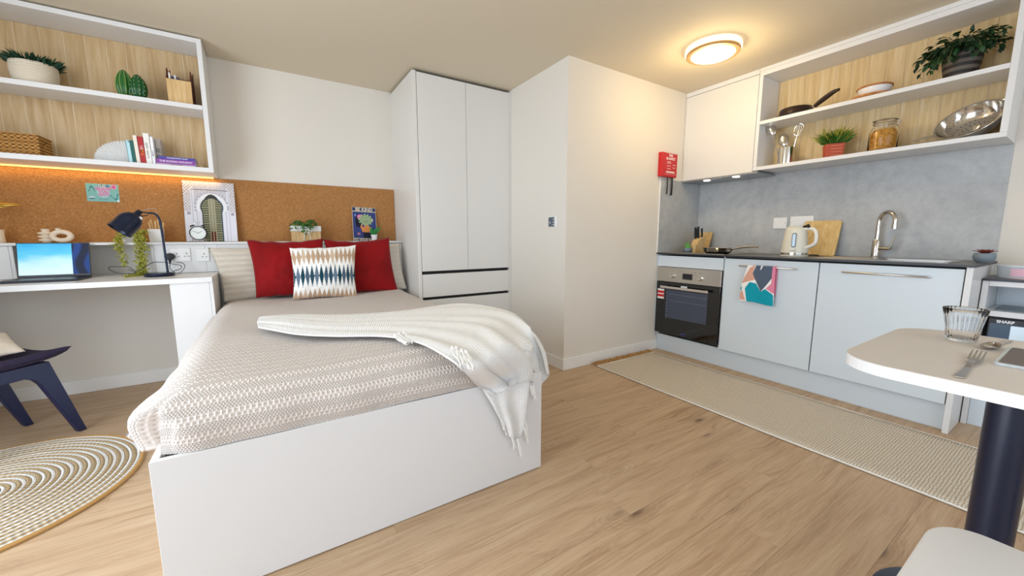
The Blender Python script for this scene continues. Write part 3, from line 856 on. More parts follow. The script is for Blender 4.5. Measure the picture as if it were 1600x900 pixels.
# hob
hb = thing('hob', 'black glass electric hob set in the worktop above the oven', 'hob', (3.3, 1.95, .91))
bxo('glass', 3.075, 3.52, 1.68, 2.215, .9104, .9150, mat('hob_glass', '#17130f', .06, spec=.7), hb, bevel=.001)
mb = MB()
for x, y, r_ in ((3.19, 1.81, .09), (3.19, 2.08, .075), (3.40, 1.81, .075), (3.40, 2.08, .09)):
    mb.at((x, y, .9151)).lathe([(r_-.002, 0), (r_-.002, .0004), (r_, .0004), (r_, 0)], 36)
mb.build('ring_print', mat('hob_print', '#b7ac98', .4), hb)
mb = MB().box(3.066, 3.0745, 1.672, 2.223, .9104, .9155).box(3.066, 3.53, 1.6705, 1.679, .9104, .9155)
mb.build('steel_trim', NICKEL, hb)

# splashback
sp = MB().box(XK-.008, XK-.0005, KY0, YP-.009, .911, 1.5745).build('splashback', CONC); tag(sp, 'pale grey concrete-look splashback behind tap and kettle', 'splashback')
sp2 = MB().box(3.006, XK-.009, YP-.0085, YP-.0005, .911, 1.5665).build('splashback', CONC); tag(sp2, 'narrow grey splashback return on the wall below the fire blanket', 'splashback')
jt = MB().box(3.002, 3.0058, YP-.0092, YP-.0003, .911, 1.5665).build('splashback_trim', TRIM); tag(jt, 'thin white edge trim on the return splashback', 'trim')

# wall cabinet + hood
UX = 3.317
wc = thing('upper_cabinet', 'white handleless wall cabinet above the hob', 'cabinet', (3.45, 1.95, 1.568))
bxo('carcass', UX+.020, XK-.001, 1.644, YP-.0035, 1.572, 2.306, WHITE, wc)
bxo('door', UX, UX+.018, 1.6455, YP-.009, 1.568, 2.303, DOORW, wc, bevel=.0015)
bxo('scribe_strip', UX+.002, UX+.0195, YP-.008, YP-.003, 1.572, 2.303, WHITE, wc, bevel=0)
bxo('top_fascia', UX-.001, UX+.018, 1.644, YP-.0035, 2.3065, H-.001, WHITE, wc)
hd = thing('cooker_hood', 'slim grey integrated cooker hood with two small lamps', 'cooker hood', (3.45, 1.93, 1.54))
bxo('hood_plate', UX-.012, XK-.012, 1.60, YP-.012, 1.553, 1.5675, mat('hood_silver', '#a9abad', .35, .8), hd, bevel=.002)
for q in ((1098, 281), (1150, 276)):
    p = PZ(*q, 1.552); MB().at((max(p.x, UX+.03), min(p.y, 2.2), 1.5475)).cyl(.028, 0, .005, 20).build('lamp', HOODE, hd)
mb = MB()
for i in range(5): mb.box(UX+.006, UX+.02, 1.90+i*.022, 1.912+i*.022, 1.5495, 1.5528)
mb.build('buttons', TRIM, hd)

# open shelf unit
us = thing('open_kitchen_shelf', 'white open kitchen wall shelf unit with pale oak back', 'shelf unit', (3.45, 1.0, 1.575))
UY0, UY1 = .384, 1.6425
bxo('bottom_panel', UX, XK-.001, UY0, UY1, 1.5755, 1.602, WHITE, us)
bxo('top_panel', UX, XK-.001, UY0, UY1, 2.2855, 2.3175, WHITE, us)
bxo('top_fascia', UX-.001, UX+.02, UY0, UY1, 2.3185, H-.001, WHITE, us)
bxo('side_panel', UX, XK-.001, UY0, UY0+.026, 1.6025, 2.285, WHITE, us)
bxo('side_panel', UX, XK-.001, UY1-.026, UY1, 1.6025, 2.285, WHITE, us)
USZ = 1.949
bxo('shelf', UX+.001, 3.578, UY0+.0265, UY1-.0265, 1.923, USZ, WHITE, us)
yb_ = UY0+.0265; n_ = 13; stp = (UY1-.0265-yb_)/n_
for i in range(n_):
    bxo('board', 3.58, 3.592, yb_+i*stp+.0055, yb_+(i+1)*stp-.0005, 1.6025, 2.285, PLYK, us, bevel=.001)
    bxo('pale_strip', 3.5815, 3.592, yb_+i*stp, yb_+i*stp+.005, 1.6025, 2.285, PLYB, us, bevel=0)
for q in ((1228, 137), (1585, 31)):
    p = PX(*q, 3.58); MB().at((3.5795, p.y, p.z), ry=-pi/2).lathe([(.0001, .002), (.007, .002), (.009, 0), (.0001, 0)], 16).build('screw_cap', PLYB, us)

# ---- low cabinet with microwave
lc = thing('low_cabinet', 'low white open cabinet with a dark top right of the kitchen run', 'cabinet', (3.4, .0, 0))
LX, LY1, LY0 = 3.272, .3795, -.62
bxo('top', LX-.004, XK-.001, LY0, LY1, .818, .830, WTOP, lc, bevel=0)
bxo('edge_band', LX-.008, LX-.0042, LY0, LY1, .8178, .8302, WEDGE, lc, bevel=0)
bxo('side_panel', LX, XK-.001, LY1-.022, LY1, 0, .8175, WHITE, lc)
bxo('side_panel', LX, XK-.001, LY0, LY0+.018, 0, .8175, WHITE, lc)
bxo('rail', LX, XK-.02, LY0+.019, LY1-.023, .790, .8175, WHITE, lc)
bxo('shelf', LX, XK-.02, LY0+.019, LY1-.023, .628, .657, WHITE, lc)
bxo('back_panel', XK-.019, XK-.003, LY0+.019, LY1-.023, 0, .8175, KDOOR, lc, bevel=0)
bxo('base_panel', LX+.016, LX+.034, LY0+.019, LY1-.023, 0, .385, KDOOR, lc)
bxo('shelf', LX+.035, XK-.02, LY0+.019, LY1-.023, .370, .385, WHITE, lc)
mw = thing('microwave', 'black and silver microwave inside the low cabinet', 'microwave', (3.45, .1, .386))
bxo('body', LX+.03, XK-.04, -.145, .340, .3865, .622, BLACK, mw)
fr = bxo('front', LX+.012, LX+.0295, -.145, .340, .3865, .618, BLACK, mw, bevel=.003)
bxo('door_glass', LX+.0105, LX+.0118, .12, .333, .395, .590, mat('blue_black_glass', '#234a66', .08, spec=.7), fr, bevel=0)
bxo('silver_door', LX+.009, LX+.0118, -.14, .262, .395, .585, mat('pale_steel', '#b7c4cc', .3, .7), fr, bevel=0)
MX = frame((LX+.0105, .282, .6015), (0, -1, 0), (0, 0, 1))
text('brand_lettering', 'SHARP', .020, MX, mat('white_print', '#f0f3f5', .4), fr, bold=.0008)
bxo('tray', 3.33, 3.56, .06, .33, .6575, .664, mat('grey_tray', '#56646c', .3, .3), lc)

# ================================================================ KITCHEN THINGS
def kpos(u, v, x, z): p = PX(u, v, x); return V((x, p.y, z))
WT = .9106
# tap
tp = kpos(1366.5, 404, 3.535, WT)
tap = thing('kitchen_tap', 'polished steel swan-neck kitchen tap with side lever', 'tap', tp)
mb = MB().at(tp); mb.lathe([(.0001, 0), (.027, 0), (.027, .006), (.0225, .010), (.0225, .115), (.019, .122), (.0001, .122)], 28).build('body', NICKEL, tap, smooth=True)
dirn = V((-.52, -.85, 0)).normalized()
hgt = PX(1388, 328, 3.5).z-.911
pts = [tp+V((0, 0, .12)), tp+V((0, 0, hgt-.10))]
for i in range(13):
    a = pi*i/12*1.06; pts.append(tp+V((0, 0, hgt-.075))+dirn*.055*(1-cos(a))+V((0, 0, .062*sin(a))))
pts.append(pts[-1]+V((0, 0, -.012)))
mb = MB(); mb.tube(pts, .0125, 14).build('spout', NICKEL, tap, smooth=True)
mb = MB(); e_ = pts[-1]; mb.tube([e_+V((0, 0, .002)), e_+V((0, 0, -.028))], .0145, 16).build('nozzle', NICKEL, tap, smooth=True)
lv = V((-.35, -.94, 0)).normalized(); mb = MB()
mb.tube([tp+lv*.02+V((0, 0, .065)), tp+lv*.085+V((0, 0, .065))], .0125, 14)
mb.build('valve', NICKEL, tap, smooth=True)
mb = MB(); mb.tube([tp+lv*.083+V((0, 0, .060)), tp+lv*.090+V((0, 0, .09)), tp+lv*.103+V((0, 0, .155))], .007, 8, rs=[.011, .008, .006]).build('lever', CHROME, tap, smooth=True)

# kettle
kp = kpos(1240.5, 399, 3.26, WT)
KET = mat('cream_kettle_enamel', '#e7e1cf', .3)
kt = thing('kettle', 'cream electric kettle with silver base band on the worktop', 'kettle', kp)
kh = .205
mb = MB().at(kp); mb.lathe([(.0001, .0), (.080, 0), (.084, .004), (.084, .012), (.0001, .013)], 40).build('base', KET, kt, smooth=True)
mb = MB().at(kp); mb.lathe([(.0835, .0135), (.0838, .028), (.0001, .028)], 40).build('steel_band', CHROME, kt, smooth=True)
mb = MB().at(kp); mb.lathe([(.0001, .0285), (.083, .0285), (.0825, .04), (.076, .11), (.066, .19), (.064, kh), (.060, kh+.004), (.0001, kh+.005)], 40).build('body', KET, kt, smooth=True)
mb = MB().at(kp); mb.lathe([(.0001, kh+.0055), (.052, kh+.0055), (.050, kh+.012), (.02, kh+.016), (.0001, kh+.016)], 32).build('lid', KET, kt, smooth=True)
hdv = V((-.25, -.97, 0)).normalized()
pts = [kp+hdv*.060+V((0, 0, .195)), kp+hdv*.095+V((0, 0, .200)), kp+hdv*.128+V((0, 0, .188)), kp+hdv*.142+V((0, 0, .15)), kp+hdv*.140+V((0, 0, .105)), kp+hdv*.118+V((0, 0, .082)), kp+hdv*.072+V((0, 0, .062))]
mb = MB(); mb.tube([crom(pts, i/24) for i in range(25)], .0115, 10).build('handle', mat('white_kettle_handle', '#efece4', .3), kt, smooth=True)
mb = MB(); mb.tube([kp+hdv*.052+V((0, 0, kh+.006)), kp+hdv*.080+V((0, 0, kh+.016)), kp+hdv*.09+V((0, 0, kh-.002))], .0115, 10).build('lid_catch', BLACK, kt, smooth=True)
wd_ = V((-.965, -.26, 0)); wm = Matrix.Translation(kp+wd_*.0775+V((0, 0, .118)))@Euler((0, -.11, atan2(wd_.y, wd_.x)), 'XYZ').to_matrix().to_4x4()
def capsule(w_, h_, n=10): return [(w_*cos(a), h_+w_*sin(a)) for a in [pi*i/n for i in range(n+1)]]+[(-w_*cos(a), -h_-w_*sin(a)) for a in [pi*i/n for i in range(n+1)]]
mb = MB(); mb.M = wm; mb.poly(capsule(.0125, .040), (-.006, 0, 0), (0, 1, 0), (0, 0, 1), (.010, 0, 0)).build('gauge_frame', mat('gauge_grey', '#5b6a76', .3), kt)
mb = MB(); mb.M = wm; mb.poly(capsule(.0085, .036), (.0042, 0, 0), (0, 1, 0), (0, 0, 1), (.002, 0, 0)).build('gauge_window', mat('gauge_glass', '#b9d3e6', .05), kt)
mb = MB(); mb.M = wm; mb.box(.006, .0072, -.016, .016, -.078, -.073).build('badge', mat('badge_grey', '#8b8b86', .4), kt)
mb = MB(); mb.tube([kp+V((.05, -.06, .01)), kp+V((.08, -.095, .012)), kp+V((.15, -.10, .006)), kp+V((.25, -.05, .008))], .004, 6).build('cord', BLACK, kt, smooth=True)

# chopping boards
def board(label, u0, u1, vt, xb, xt, th_, z0=WT):
    a = PX(u0, vt, xt); b = PX(u1, vt, xt); h_ = (a.z+b.z)/2-z0
    ln = V((xt-xb, 0, h_)); nn = V((-h_, 0, xt-xb)).normalized()
    mb = MB(); w_ = a.y-b.y
    o = [(0.008, 0), (w_-.008, 0), (w_, .008), (w_, ln.length-.012), (w_-.012, ln.length), (.012, ln.length), (0, ln.length-.012), (0, .008)]
    mb.poly(o, (xb, a.y, z0+.002), (0, -1, 0), ln.normalized(), -nn*th_)
    return tag(mb.build('chopping_board', BAMBOO, None, bevel=.002), label, 'chopping board')
board('large bamboo chopping board leaning on the splashback behind the kettle', 1258, 1316, 345, 3.50, 3.585, .018)
board('small bamboo chopping board leaning beside the knife block', 1093, 1113.5, 363, 3.50, 3.575, .014)

# sockets on the splashback
def socket_kitchen(label, u0, u1, v0, v1, n):
    a = PX(u0, v0, XK-.008); b = PX(u1, v1, XK-.008)
    t = thing('power_socket', label, 'socket', (XK-.016, (a.y+b.y)/2, b.z))
    y0, y1 = b.y, a.y; z0, z1 = b.z, a.z
    bxo('plate', XK-.016, XK-.0082, y0, y1, z0, z1, SOCK, t, bevel=.002)
    mb = MB()
    for i in range(n):
        c = y0+(y1-y0)*(i+.5)/n; mb.box(XK-.019, XK-.0162, c-.006, c+.006, (z0+z1)/2-.002, (z0+z1)/2+.024)
    mb.build('switch', TRIM, t, bevel=.001)
    mb = MB()
    for c in (y0+.01, y1-.01): mb.box(XK-.0168, XK-.0162, c-.002, c+.002, (z0+z1)/2-.002, (z0+z1)/2+.002)
    mb.build('screw', mat('screw_grey', '#77797b', .4, .5), t)
socket_kitchen('white single switch plate left of the kettle on the splashback', 1209.5, 1229, 340.5, 357, 1)
socket_kitchen('white double socket plate partly behind the kettle', 1236, 1270, 338.5, 357, 2)

# knife block
kp2 = kpos(1089, 396, 3.33, WT)
kn = thing('knife_block', 'light wood knife block with dark-handled knives by the hob', 'knife block', kp2)
def rbox(mb, p, dx, dy, dz, rz=0, tilt=0):
    M0 = mb.M; mb.M = Matrix.Translation(p)@Euler((0, tilt, rz), 'XYZ').to_matrix().to_4x4(); mb.box(-dx/2, dx/2, -dy/2, dy/2, 0, dz); mb.M = M0
mb = MB(); mb.poly([(-.055, 0), (.055, 0), (.055, .155), (-.030, .115), (-.055, .06)], kp2+V((0, .032, 0)), (1, 0, 0), (0, 0, 1), (0, -.064, 0)); mb.build('block', LWOOD, kn, bevel=.003)
mb = MB(); mb.poly([(-.075, 0), (-.056, 0), (-.056, .075), (-.075, .075)], kp2+V((0, .030, 0)), (1, 0, 0), (0, 0, 1), (0, -.060, 0)); mb.build('front_pocket', LWOOD, kn, bevel=.003)
for i, (dx, dy, L) in enumerate(((-.01, .018, .10), (.005, -.002, .105), (.02, .016, .085), (.03, -.020, .080))):
    p = kp2+V((dx, dy, .13+dx*.3))
    k_ = MB(); rbox(k_, p, .018, .012, L, tilt=-.12); kk = k_.build('knife', BLACK, kn, bevel=.003)
    k_ = MB(); rbox(k_, p+V((-.12*L, 0, L)), .018, .0125, .005, tilt=-.12); k_.build('end_cap', STEEL, kk)

# little cactus
cpz = kpos(1074, 394, 3.22, WT)
cc = thing('potted_cactus', 'tiny green cactus in a small grey round pot by the knife block', 'plant', cpz)
MB().at(cpz).lathe([(.0001, 0), (.022, 0), (.034, .012), (.038, .028), (.036, .044), (.030, .044), (.028, .038), (.0001, .038)], 24).build('pot', TSTONE, cc, smooth=True)
mb = MB()
for dx, dy, h_, r_ in ((0, 0, .062, .010), (-.006, .014, .045, .008), (.004, -.014, .040, .008), (-.004, -.022, .025, .006), (0, .022, .026, .006)):
    mb.at(cpz+V((dx, dy, .036))); mb.lathe([(r_, 0), (r_*1.1, h_*.5), (r_*.7, h_*.9), (.0001, h_)], 10)
mb.build('cactus', mat('cactus_green', '#5aa045', .5), cc, smooth=True, angle=60)

# steel frying pan on the hob
fp = kpos(1121, 394, 3.18, .9158)
pn = thing('frying_pan', 'shiny steel frying pan with long handle on the hob', 'pan', fp)
mb = MB().at(fp); mb.lathe([(.0001, 0), (.086, 0), (.100, .012), (.102, .016)], 48).build('dark_base', BLACK, pn, smooth=True)
mb = MB().at(fp); mb.lathe([(.1025, .0162), (.112, .045), (.115, .047), (.110, .046), (.099, .017), (.0001, .008)], 48).build('body', CHROME, pn, smooth=True)
hv = V((-.10, -.99, 0)).normalized(); q0 = fp+hv*.112+V((0, 0, .036))
pts = [q0, q0+hv*.03+V((0, 0, .006)), q0+hv*.09+V((0, 0, .020)), q0+hv*.17+V((0, 0, .028)), q0+hv*.22+V((0, 0, .024))]
MB().tube([crom(pts, i/20) for i in range(21)], .008, 10, rs=[.006+.004*sin(pi*i/20) for i in range(21)]).build('handle', NICKEL, pn, smooth=True)

# succulent bowl
sp_ = kpos(1537, 407, 3.33, WT)
su = thing('potted_succulent', 'maroon succulent in a grey stoneware bowl at the worktop end', 'plant', sp_)
MB().at(sp_, sc=.66).lathe([(.0001, 0), (.036, 0), (.056, .018), (.066, .044), (.064, .070), (.056, .080), (.052, .078), (.054, .066), (.0001, .064)], 36).build('bowl', TSTONE, su, smooth=True)
for ring, (n_, L_, el) in enumerate(((11, .050, .38), (8, .040, .75), (5, .03, 1.15))):
    for i in range(n_):
        a = 2*pi*i/n_+ring*.4; d = V((cos(a)*cos(el), sin(a)*cos(el), sin(el)))
        MB().leaf(sp_+V((0, 0, .050))+V((cos(a), sin(a), 0))*.007, d, (0, 0, 1), L_*.85, .014, .05).build('leaf', SUCC, su, solid=.002, smooth=True)

# tub and leaflet on the low cabinet
tb = V((3.40, .285, .8306)); tb = kpos(1586, 428, 3.42, .8306)
t_ = thing('plastic_tub', 'clear lidded plastic tub with pink label on the low cabinet', 'tub', tb)
MB().at(tb).lathe([(.0001, 0), (.058, 0), (.066, .062), (.0001, .062)], 36).build('tub', mat('frosted_plastic', '#e9eef2', .25, Transmission_Weight=.4), t_, smooth=True)
MB().at(tb).lathe([(.0001, .0625), (.070, .0625), (.070, .068), (.0001, .070)], 36).build('lid', mat('pale_lid', '#dde4ea', .3), t_, smooth=True)
MB().at(tb).lathe([(.0625, .012), (.0668, .052)], 24, a0=pi*.95, a1=pi*1.3).build('label_band', mat('pink_label', '#e8b9c6', .6), t_, smooth=True)
pa = MB(); pa.poly([(0, 0), (.10, -.10), (.20, -.02), (.11, .10)], kpos(1565, 430, 3.36, .8308)+V((0, -.02, 0)), (.0, -1, 0), (-.9, -.1, 0), (0, 0, .0015))
tag(pa.build('leaflet', mat('pink_leaflet', '#eed3da', .6)), 'pale pink folded leaflet lying in front of the plastic tub', 'leaflet')

# tea towel hanging on the first door handle
def towel(u, v):
    P_ = lambda x, y: abs(x-u)
    # v: 0 bottom, 1 top
    x, y = u, v
    if x > .90 and y > .30+.9*(x-.90): return '#e58aa5'
    if y > .90-.05 and False: return '#566477'
    def inside(poly):
        c = False; n = len(poly)
        for i in range(n):
            x1, y1 = poly[i]; x2, y2 = poly[i-1]
            if (y1 > y) != (y2 > y) and x < (x2-x1)*(y-y1)/(y2-y1)+x1: c = not c
        return c
    if inside([(.50, .99), (.58, .99), (.52, .86), (.505, .86)]): return '#f4f3f0'
    if inside([(.33, 1.01), (.93, 1.01), (.94, .72), (.62, .31), (.28, .76)]): return '#5a6677'
    if inside([(.22, -.01), (1.0, -.01), (.98, .28), (.74, .40), (.62, .31), (.45, .50), (.24, .52), (.14, .35)]): return '#1d9db0'
    if inside([(.30, 1.01), (.12, .90), (.02, .62), (.0, .48), (.40, .60), (.28, .76)]): return '#dfa995'
    if inside([(-.01, .22), (.06, .30), (.18, .02), (-.01, .05)]): return '#dfa995'
    if inside([(.76, .41), (.9, .55), (.93, .70), (1.01, .62), (1.01, .30)]): return '#e58aa5'
    if inside([(-.01, .42), (.04, .36), (.04, .28), (-.01, .30)]): return '#1d9db0'
    return '#f4f3f0'
ta = PX(1158.5, 470, 2.985); tb_ = PX(1209, 475, 2.985)
ty0, ty1 = PX(1212, 418, 2.985).y, PX(1171, 415, 2.985).y
tyb0, tyb1 = PX(1208.5, 476, 2.985).y, PX(1156, 468, 2.985).y
zb_ = PX(1185, 474, 2.985).z; zt_ = .8455
tw = thing('tea_towel', 'tea towel with teal, slate and pink shapes hung over the oven-side door handle', 'towel', (2.985, (ty0+ty1)/2, zb_))
nu, nv = 110, 110; cache = {}
mb = MB(); cols = []
def twf(u, v):
    k = 1-v; hi = (1-k)
    yl = ty1+(tyb1-ty1)*min(1, k*1.5)**.6; yr = ty0+(tyb0-ty0)*k
    y = yl+(yr-yl)*u; x = 2.9865-.008*sin(u*7+1)*k*.5-.006*(1-abs(u*2-1)**3)
    if v > .965: x += (v-.965)/.035*.012; 
    return (x, y, zb_+(zt_-zb_)*min(v/.965, 1)+.006*sin(u*5)*k)
mb.grid(twf, nu, nv)
for j in range(nv):
    for i in range(nu): cols.append(lin(towel(i/(nu-1), j/(nv-1))))
mb.build('front_fold', FABP, tw, smooth=True, angle=180, cols=cols, solid=.003)
mb = MB(); mb.grid(lambda u, v: (3.0085+.002*sin(u*6), ty1+(ty0-ty1)*u-.004, zb_+.06+(zt_-zb_-.06)*v), 20, 12)
mb.build('back_fold', mat('pink_cloth', '#dd7f99', .9), tw, smooth=True, solid=.003)

# fire blanket box
fb = thing('fire_blanket', 'red wall-mounted fire blanket case with black pull tapes', 'fire blanket', (3.07, 2.25, 1.58))
FX0, FX1, FZ0, FZ1 = 2.962, 3.182, 1.584, 1.792
case = bxo('case', FX0, FX1, YP-.040, YP-.001, FZ0, FZ1, REDP, fb, bevel=.006, seg=3)
WP = mat('white_lettering', '#f6e9e6', .5)
for s_, z_, sz in (('FIRE', 1.768, .030), ('BLANKET', 1.741, .030)):
    text('lettering', s_, sz, frame(((FX0+FX1)/2+.014, YP-.0405, z_), (1, 0, 0), (0, 0, 1)), WP, case, bold=.0006)
mb = MB()
for i, (x0, x1) in enumerate(((-.05, .0), (-.05, .005), (.03, .07), (-.05, .0), (.03, .065), (-.05, .0))):
    mb.box((FX0+FX1)/2+.014+x0, (FX0+FX1)/2+.014+x1, YP-.0412, YP-.0402, 1.712-i*.012, 1.716-i*.012)
mb.box((FX0+FX1)/2-.045, (FX0+FX1)/2+.072, YP-.0412, YP-.0402, 1.620, 1.632)
mb.build('print_lines', WP, case)
mb = MB()
for z0 in (1.607, 1.785): mb.box((FX0+FX1)/2-.060, (FX0+FX1)/2+.088, YP-.0410, YP-.0402, z0, z0+.0015)
mb.build('print_border', WP, case)
for q in ((1043, 278, 1041.5, 304, .007), (1050, 278, 1048.5, 306, .011)):
    a = PY(q[0], q[1], YP-.022); b = PY(q[2], q[3], YP-.022); mb = MB()
    mb.grid(lambda u, v: (a.x+(b.x-a.x)*v+(u-.5)*2*q[4], YP-.022-.004*sin(v*3), FZ0+.004+(b.z-FZ0)*v), 3, 8)
    mb.build('pull_tape', BLACK, fb, solid=.002)

# thermostat switch on the pillar
th2 = thing('switch_plate', 'small dark grey switch plate with white edge on the pillar side', 'switch', (XP-.01, 2.42, 1.13))
bxo('back_box', XP-.008, XP-.0005, 2.372, 2.474, 1.130, 1.212, SOCK, th2, bevel=.002)
bxo('dark_face', XP-.0105, XP-.0082, 2.398, 2.470, 1.134, 1.208, mat('slate_plastic', '#56636f', .4), th2, bevel=.001)
mb = MB()
for z0 in (1.187, 1.166, 1.145): mb.box(XP-.012, XP-.0106, 2.402, 2.412, z0, z0+.008)
mb.box(XP-.012, XP-.0106, 2.445, 2.455, 1.16, 1.17); mb.build('buttons', SOCK, th2)

# ceiling lamp
lp = V((2.675, 1.645, H-.0005))
cl = thing('ceiling_lamp', 'round flush ceiling lamp with bronze ring, switched on', 'ceiling lamp', lp)
MB().at(lp).lathe([(.0001, 0), (.172, 0), (.176, -.012), (.176, -.034), (.0001, -.034)], 56).build('glow_body', LAMPR, cl, smooth=True)
MB().at(lp).lathe([(.140, -.0345), (.168, -.0345), (.168, -.048), (.165, -.051), (.140, -.053), (.137, -.051)], 56).build('ring', mat('bronze_ring', '#b89468', .35, .5), cl, smooth=True)
MB().at(lp).lathe([(.138, -.0345), (.138, -.052), (.128, -.060), (.09, -.068), (.04, -.072), (.0001, -.073)], 56).build('diffuser', LAMPE, cl, smooth=True)
l = bpy.data.lights.new('ceiling_lamp_glow', 'POINT'); l.shadow_soft_size = .10; l.energy = 8.5; l.color = (1.0, .76, .40)
o = bpy.data.objects.new('ceiling_lamp_glow', l); C.objects.link(o); o.location = lp+V((0, 0, -.20))

# ---- upper shelf: dark pan, bowls, ivy
p = kpos(1243, 180, 3.44, USZ+.0005)
dp = thing('frying_pan', 'dark brown frying pan upside down on the upper kitchen shelf', 'pan', p)
MB().at(p).lathe([(.0001, 0), (.128, 0), (.130, .006), (.126, .012), (.108, .016), (.104, .054), (.098, .060), (.0001, .062)], 44).build('body', BROWNP, dp, smooth=True)
hv = V((-.35, -.94, 0)).normalized()
MB().tube([p+hv*.105+V((0, 0, .022)), p+hv*.150+V((0, 0, .034))], .007, 8).build('bracket', CHROME, dp, smooth=True)
pts = [p+hv*.148+V((0, 0, .034)), p+hv*.20+V((0, 0, .058)), p+hv*.27+V((0, 0, .085)), p+hv*.31+V((0, 0, .090))]
MB().tube([crom(pts, i/16) for i in range(17)], .01, 10, rs=[.010+.007*sin(pi*min(1, i/16+.1)) for i in range(17)]).build('handle', BROWNP, dp, smooth=True)
p = kpos(1365, 152, 3.43, USZ+.0005)
o = MB().at(p).lathe([(.0001, 0), (.114, 0), (.121, .006), (.121, .013), (.117, .016), (.0001, .016)], 44).build('serving_board', ACACIA, smooth=True)
tag(o, 'round orange wood board under the white dish on the upper kitchen shelf', 'serving board')
p = p+V((0, 0, .0165))
dsh = thing('lidded_dish', 'white ceramic dish with an orange wood lid on the round board', 'dish', p)
MB().at(p).lathe([(.0001, 0), (.060, 0), (.078, .020), (.085, .048), (.0001, .048)], 40).build('dish', CERM, dsh, smooth=True)
MB().at(p).lathe([(.0001, .0485), (.089, .0485), (.091, .053), (.089, .059), (.0001, .060)], 40).build('lid', ACACIA, dsh, smooth=True)
def ivy(p, root, n, spread, rng, m1, m2, mstem, prefer, L0=.03, droop=.0):
    """stems leaving the pot with separate leaves on them"""
    st_ = MB(); rnd = random.Random(rng); extra = MB()
    for i in range(n):
        a = rnd.uniform(0, 2*pi); d = V((cos(a)*.5, sin(a), 0))+V(prefer)*rnd.uniform(0, 1); el = rnd.uniform(.15, 1.1)
        L = spread*rnd.uniform(.55, 1.0)
        pts = [p+V((d.x*.02, d.y*.02, 0))]
        cur = pts[0].copy(); vel = V((d.x*.6, d.y, el)).normalized()
        for q in range(6):
            vel = (vel+V((0, 0, -droop*(q*.35)))).normalized(); cur = cur+vel*L/6; pts.append(cur.copy())
        st_.tube(pts, .0012, 4)
        for q in range(1, 7):
            for sgn in (1, -1):
                if rnd.random() < .25: continue
                dr = (vel+V((rnd.uniform(-1, 1), rnd.uniform(-1, 1), rnd.uniform(-.5, .6)))*1.0).normalized()
                ll = L0*rnd.uniform(.7, 1.15)
                upv = (rnd.uniform(-.4, .4), rnd.uniform(-.4, .4), 1); mm = m1 if rnd.random() < .6 else m2
                root['n_leaf'] = root.get('n_leaf', 0)+1
                if root['n_leaf'] > 290: extra.leaf(pts[q], dr, upv, ll, ll*.5)
                else: MB().leaf(pts[q], dr, upv, ll, ll*.5).build('leaf', mm, root, smooth=True)
    if extra.v: extra.build('foliage', m2, root, kind='stuff')
    st_.build('stems', mstem, root, kind='stuff')
p = kpos(1501, 112, 3.43, USZ+.0005)
iv = thing('potted_ivy', 'bushy dark green ivy in a striped pot on the upper kitchen shelf', 'plant', p)
MB().at(p).lathe([(.0001, 0), (.058, 0), (.070, .035), (.080, .10), (.078, .150), (.072, .152), (.070, .14), (.0001, .135)], 36).build('pot', mat('striped_pot', '#4a4038', .6, setup=lambda nt, b: nt.links.new(ramp(nt, (sep(nt, coord(nt))[2]*170).sin()*.5+.5, [(.3, '#211b17'), (.7, '#62584c')]), b.inputs['Base Color'])), iv, smooth=True)
DGL = mat('deep_green_leaf', '#16351a', .5)
ivy(p+V((0, 0, .15)), iv, 18, .21, 4, LEAFD, DGL, STEMG, (-.5, .8, .2), .040, .40)
ivy(p+V((-.03, .0, .15)), iv, 22, .17, 9, LEAFD, DGL, STEMG, (-1.0, .5, 0), .040, .75)
ivy(p+V((0, -.02, .15)), iv, 5, .13, 15, LEAFD, DGL, STEMG, (-.1, -.9, .2), .036, .25)
ivy(p+V((-.03, 0, .15)), iv, 36, .155, 23, LEAFD, DGL, STEMG, (-.6, .35, .4), .040, .30)

# ---- lower shelf
LS = 1.6025
p = kpos(1227, 254, 3.43, LS)
ut = thing('utensil_pot', 'polished steel utensil pot on the lower kitchen shelf', 'pot', p)
MB().at(p).lathe([(.0001, 0), (.052, 0), (.052, .130), (.049, .130), (.049, .004), (.0001, .004)], 40).build('pot', CHROME, ut, smooth=True)
def spoon(label, p0, p1, r_, m, slot=False):
    t = thing('cooking_spoon', label, 'utensil', p0)
    p0, p1 = V(p0), V(p1); d = (p1-p0).normalized()
    MB().tube([p0, p0+(p1-p0)*.72], .004, 6).build('shaft', m, t, smooth=True)
    c = p1-d*r_*1.2; mb = MB(); sd = V((.25, -1, 0)).normalized(); nn = d.cross(sd).normalized()
    if slot:
        mb.tube([c+d*cos(a)*r_*1.5+sd*sin(a)*r_ for a in [2*pi*i/20 for i in range(20)]], .0025, 6, closed=True)
        for k in (-.4, 0, .4): mb.tube([c-d*r_*1.3+sd*k*r_*.4, c+sd*k*r_*1.6+nn*.004, c+d*r_*1.3+sd*k*r_*.6], .0014, 5)
    else:
        mb.grid(lambda u, v: c+d*r_*1.5*cos(pi*v)+sd*r_*sin(pi*v)*(u*2-1)-nn*.008*(1-(u*2-1)**2)*sin(pi*v), 9, 13)
    mb.build('head', m, t, smooth=True, solid=0 if slot else .002); return t
spoon('gold-toned solid cooking spoon leaning left in the steel utensil pot', p+V((-.0, .030, .006)), PX(1203, 195, 3.42), .033, NICKEL)
spoon('round steel ladle standing in the middle of the utensil pot', p+V((.015, .0, .006)), PX(1224, 211, 3.46), .034, NICKEL)
spoon('slotted gold-toned spoon leaning right in the steel utensil pot', p+V((.0, -.030, .006)), PX(1250, 195, 3.43), .028, NICKEL, True)

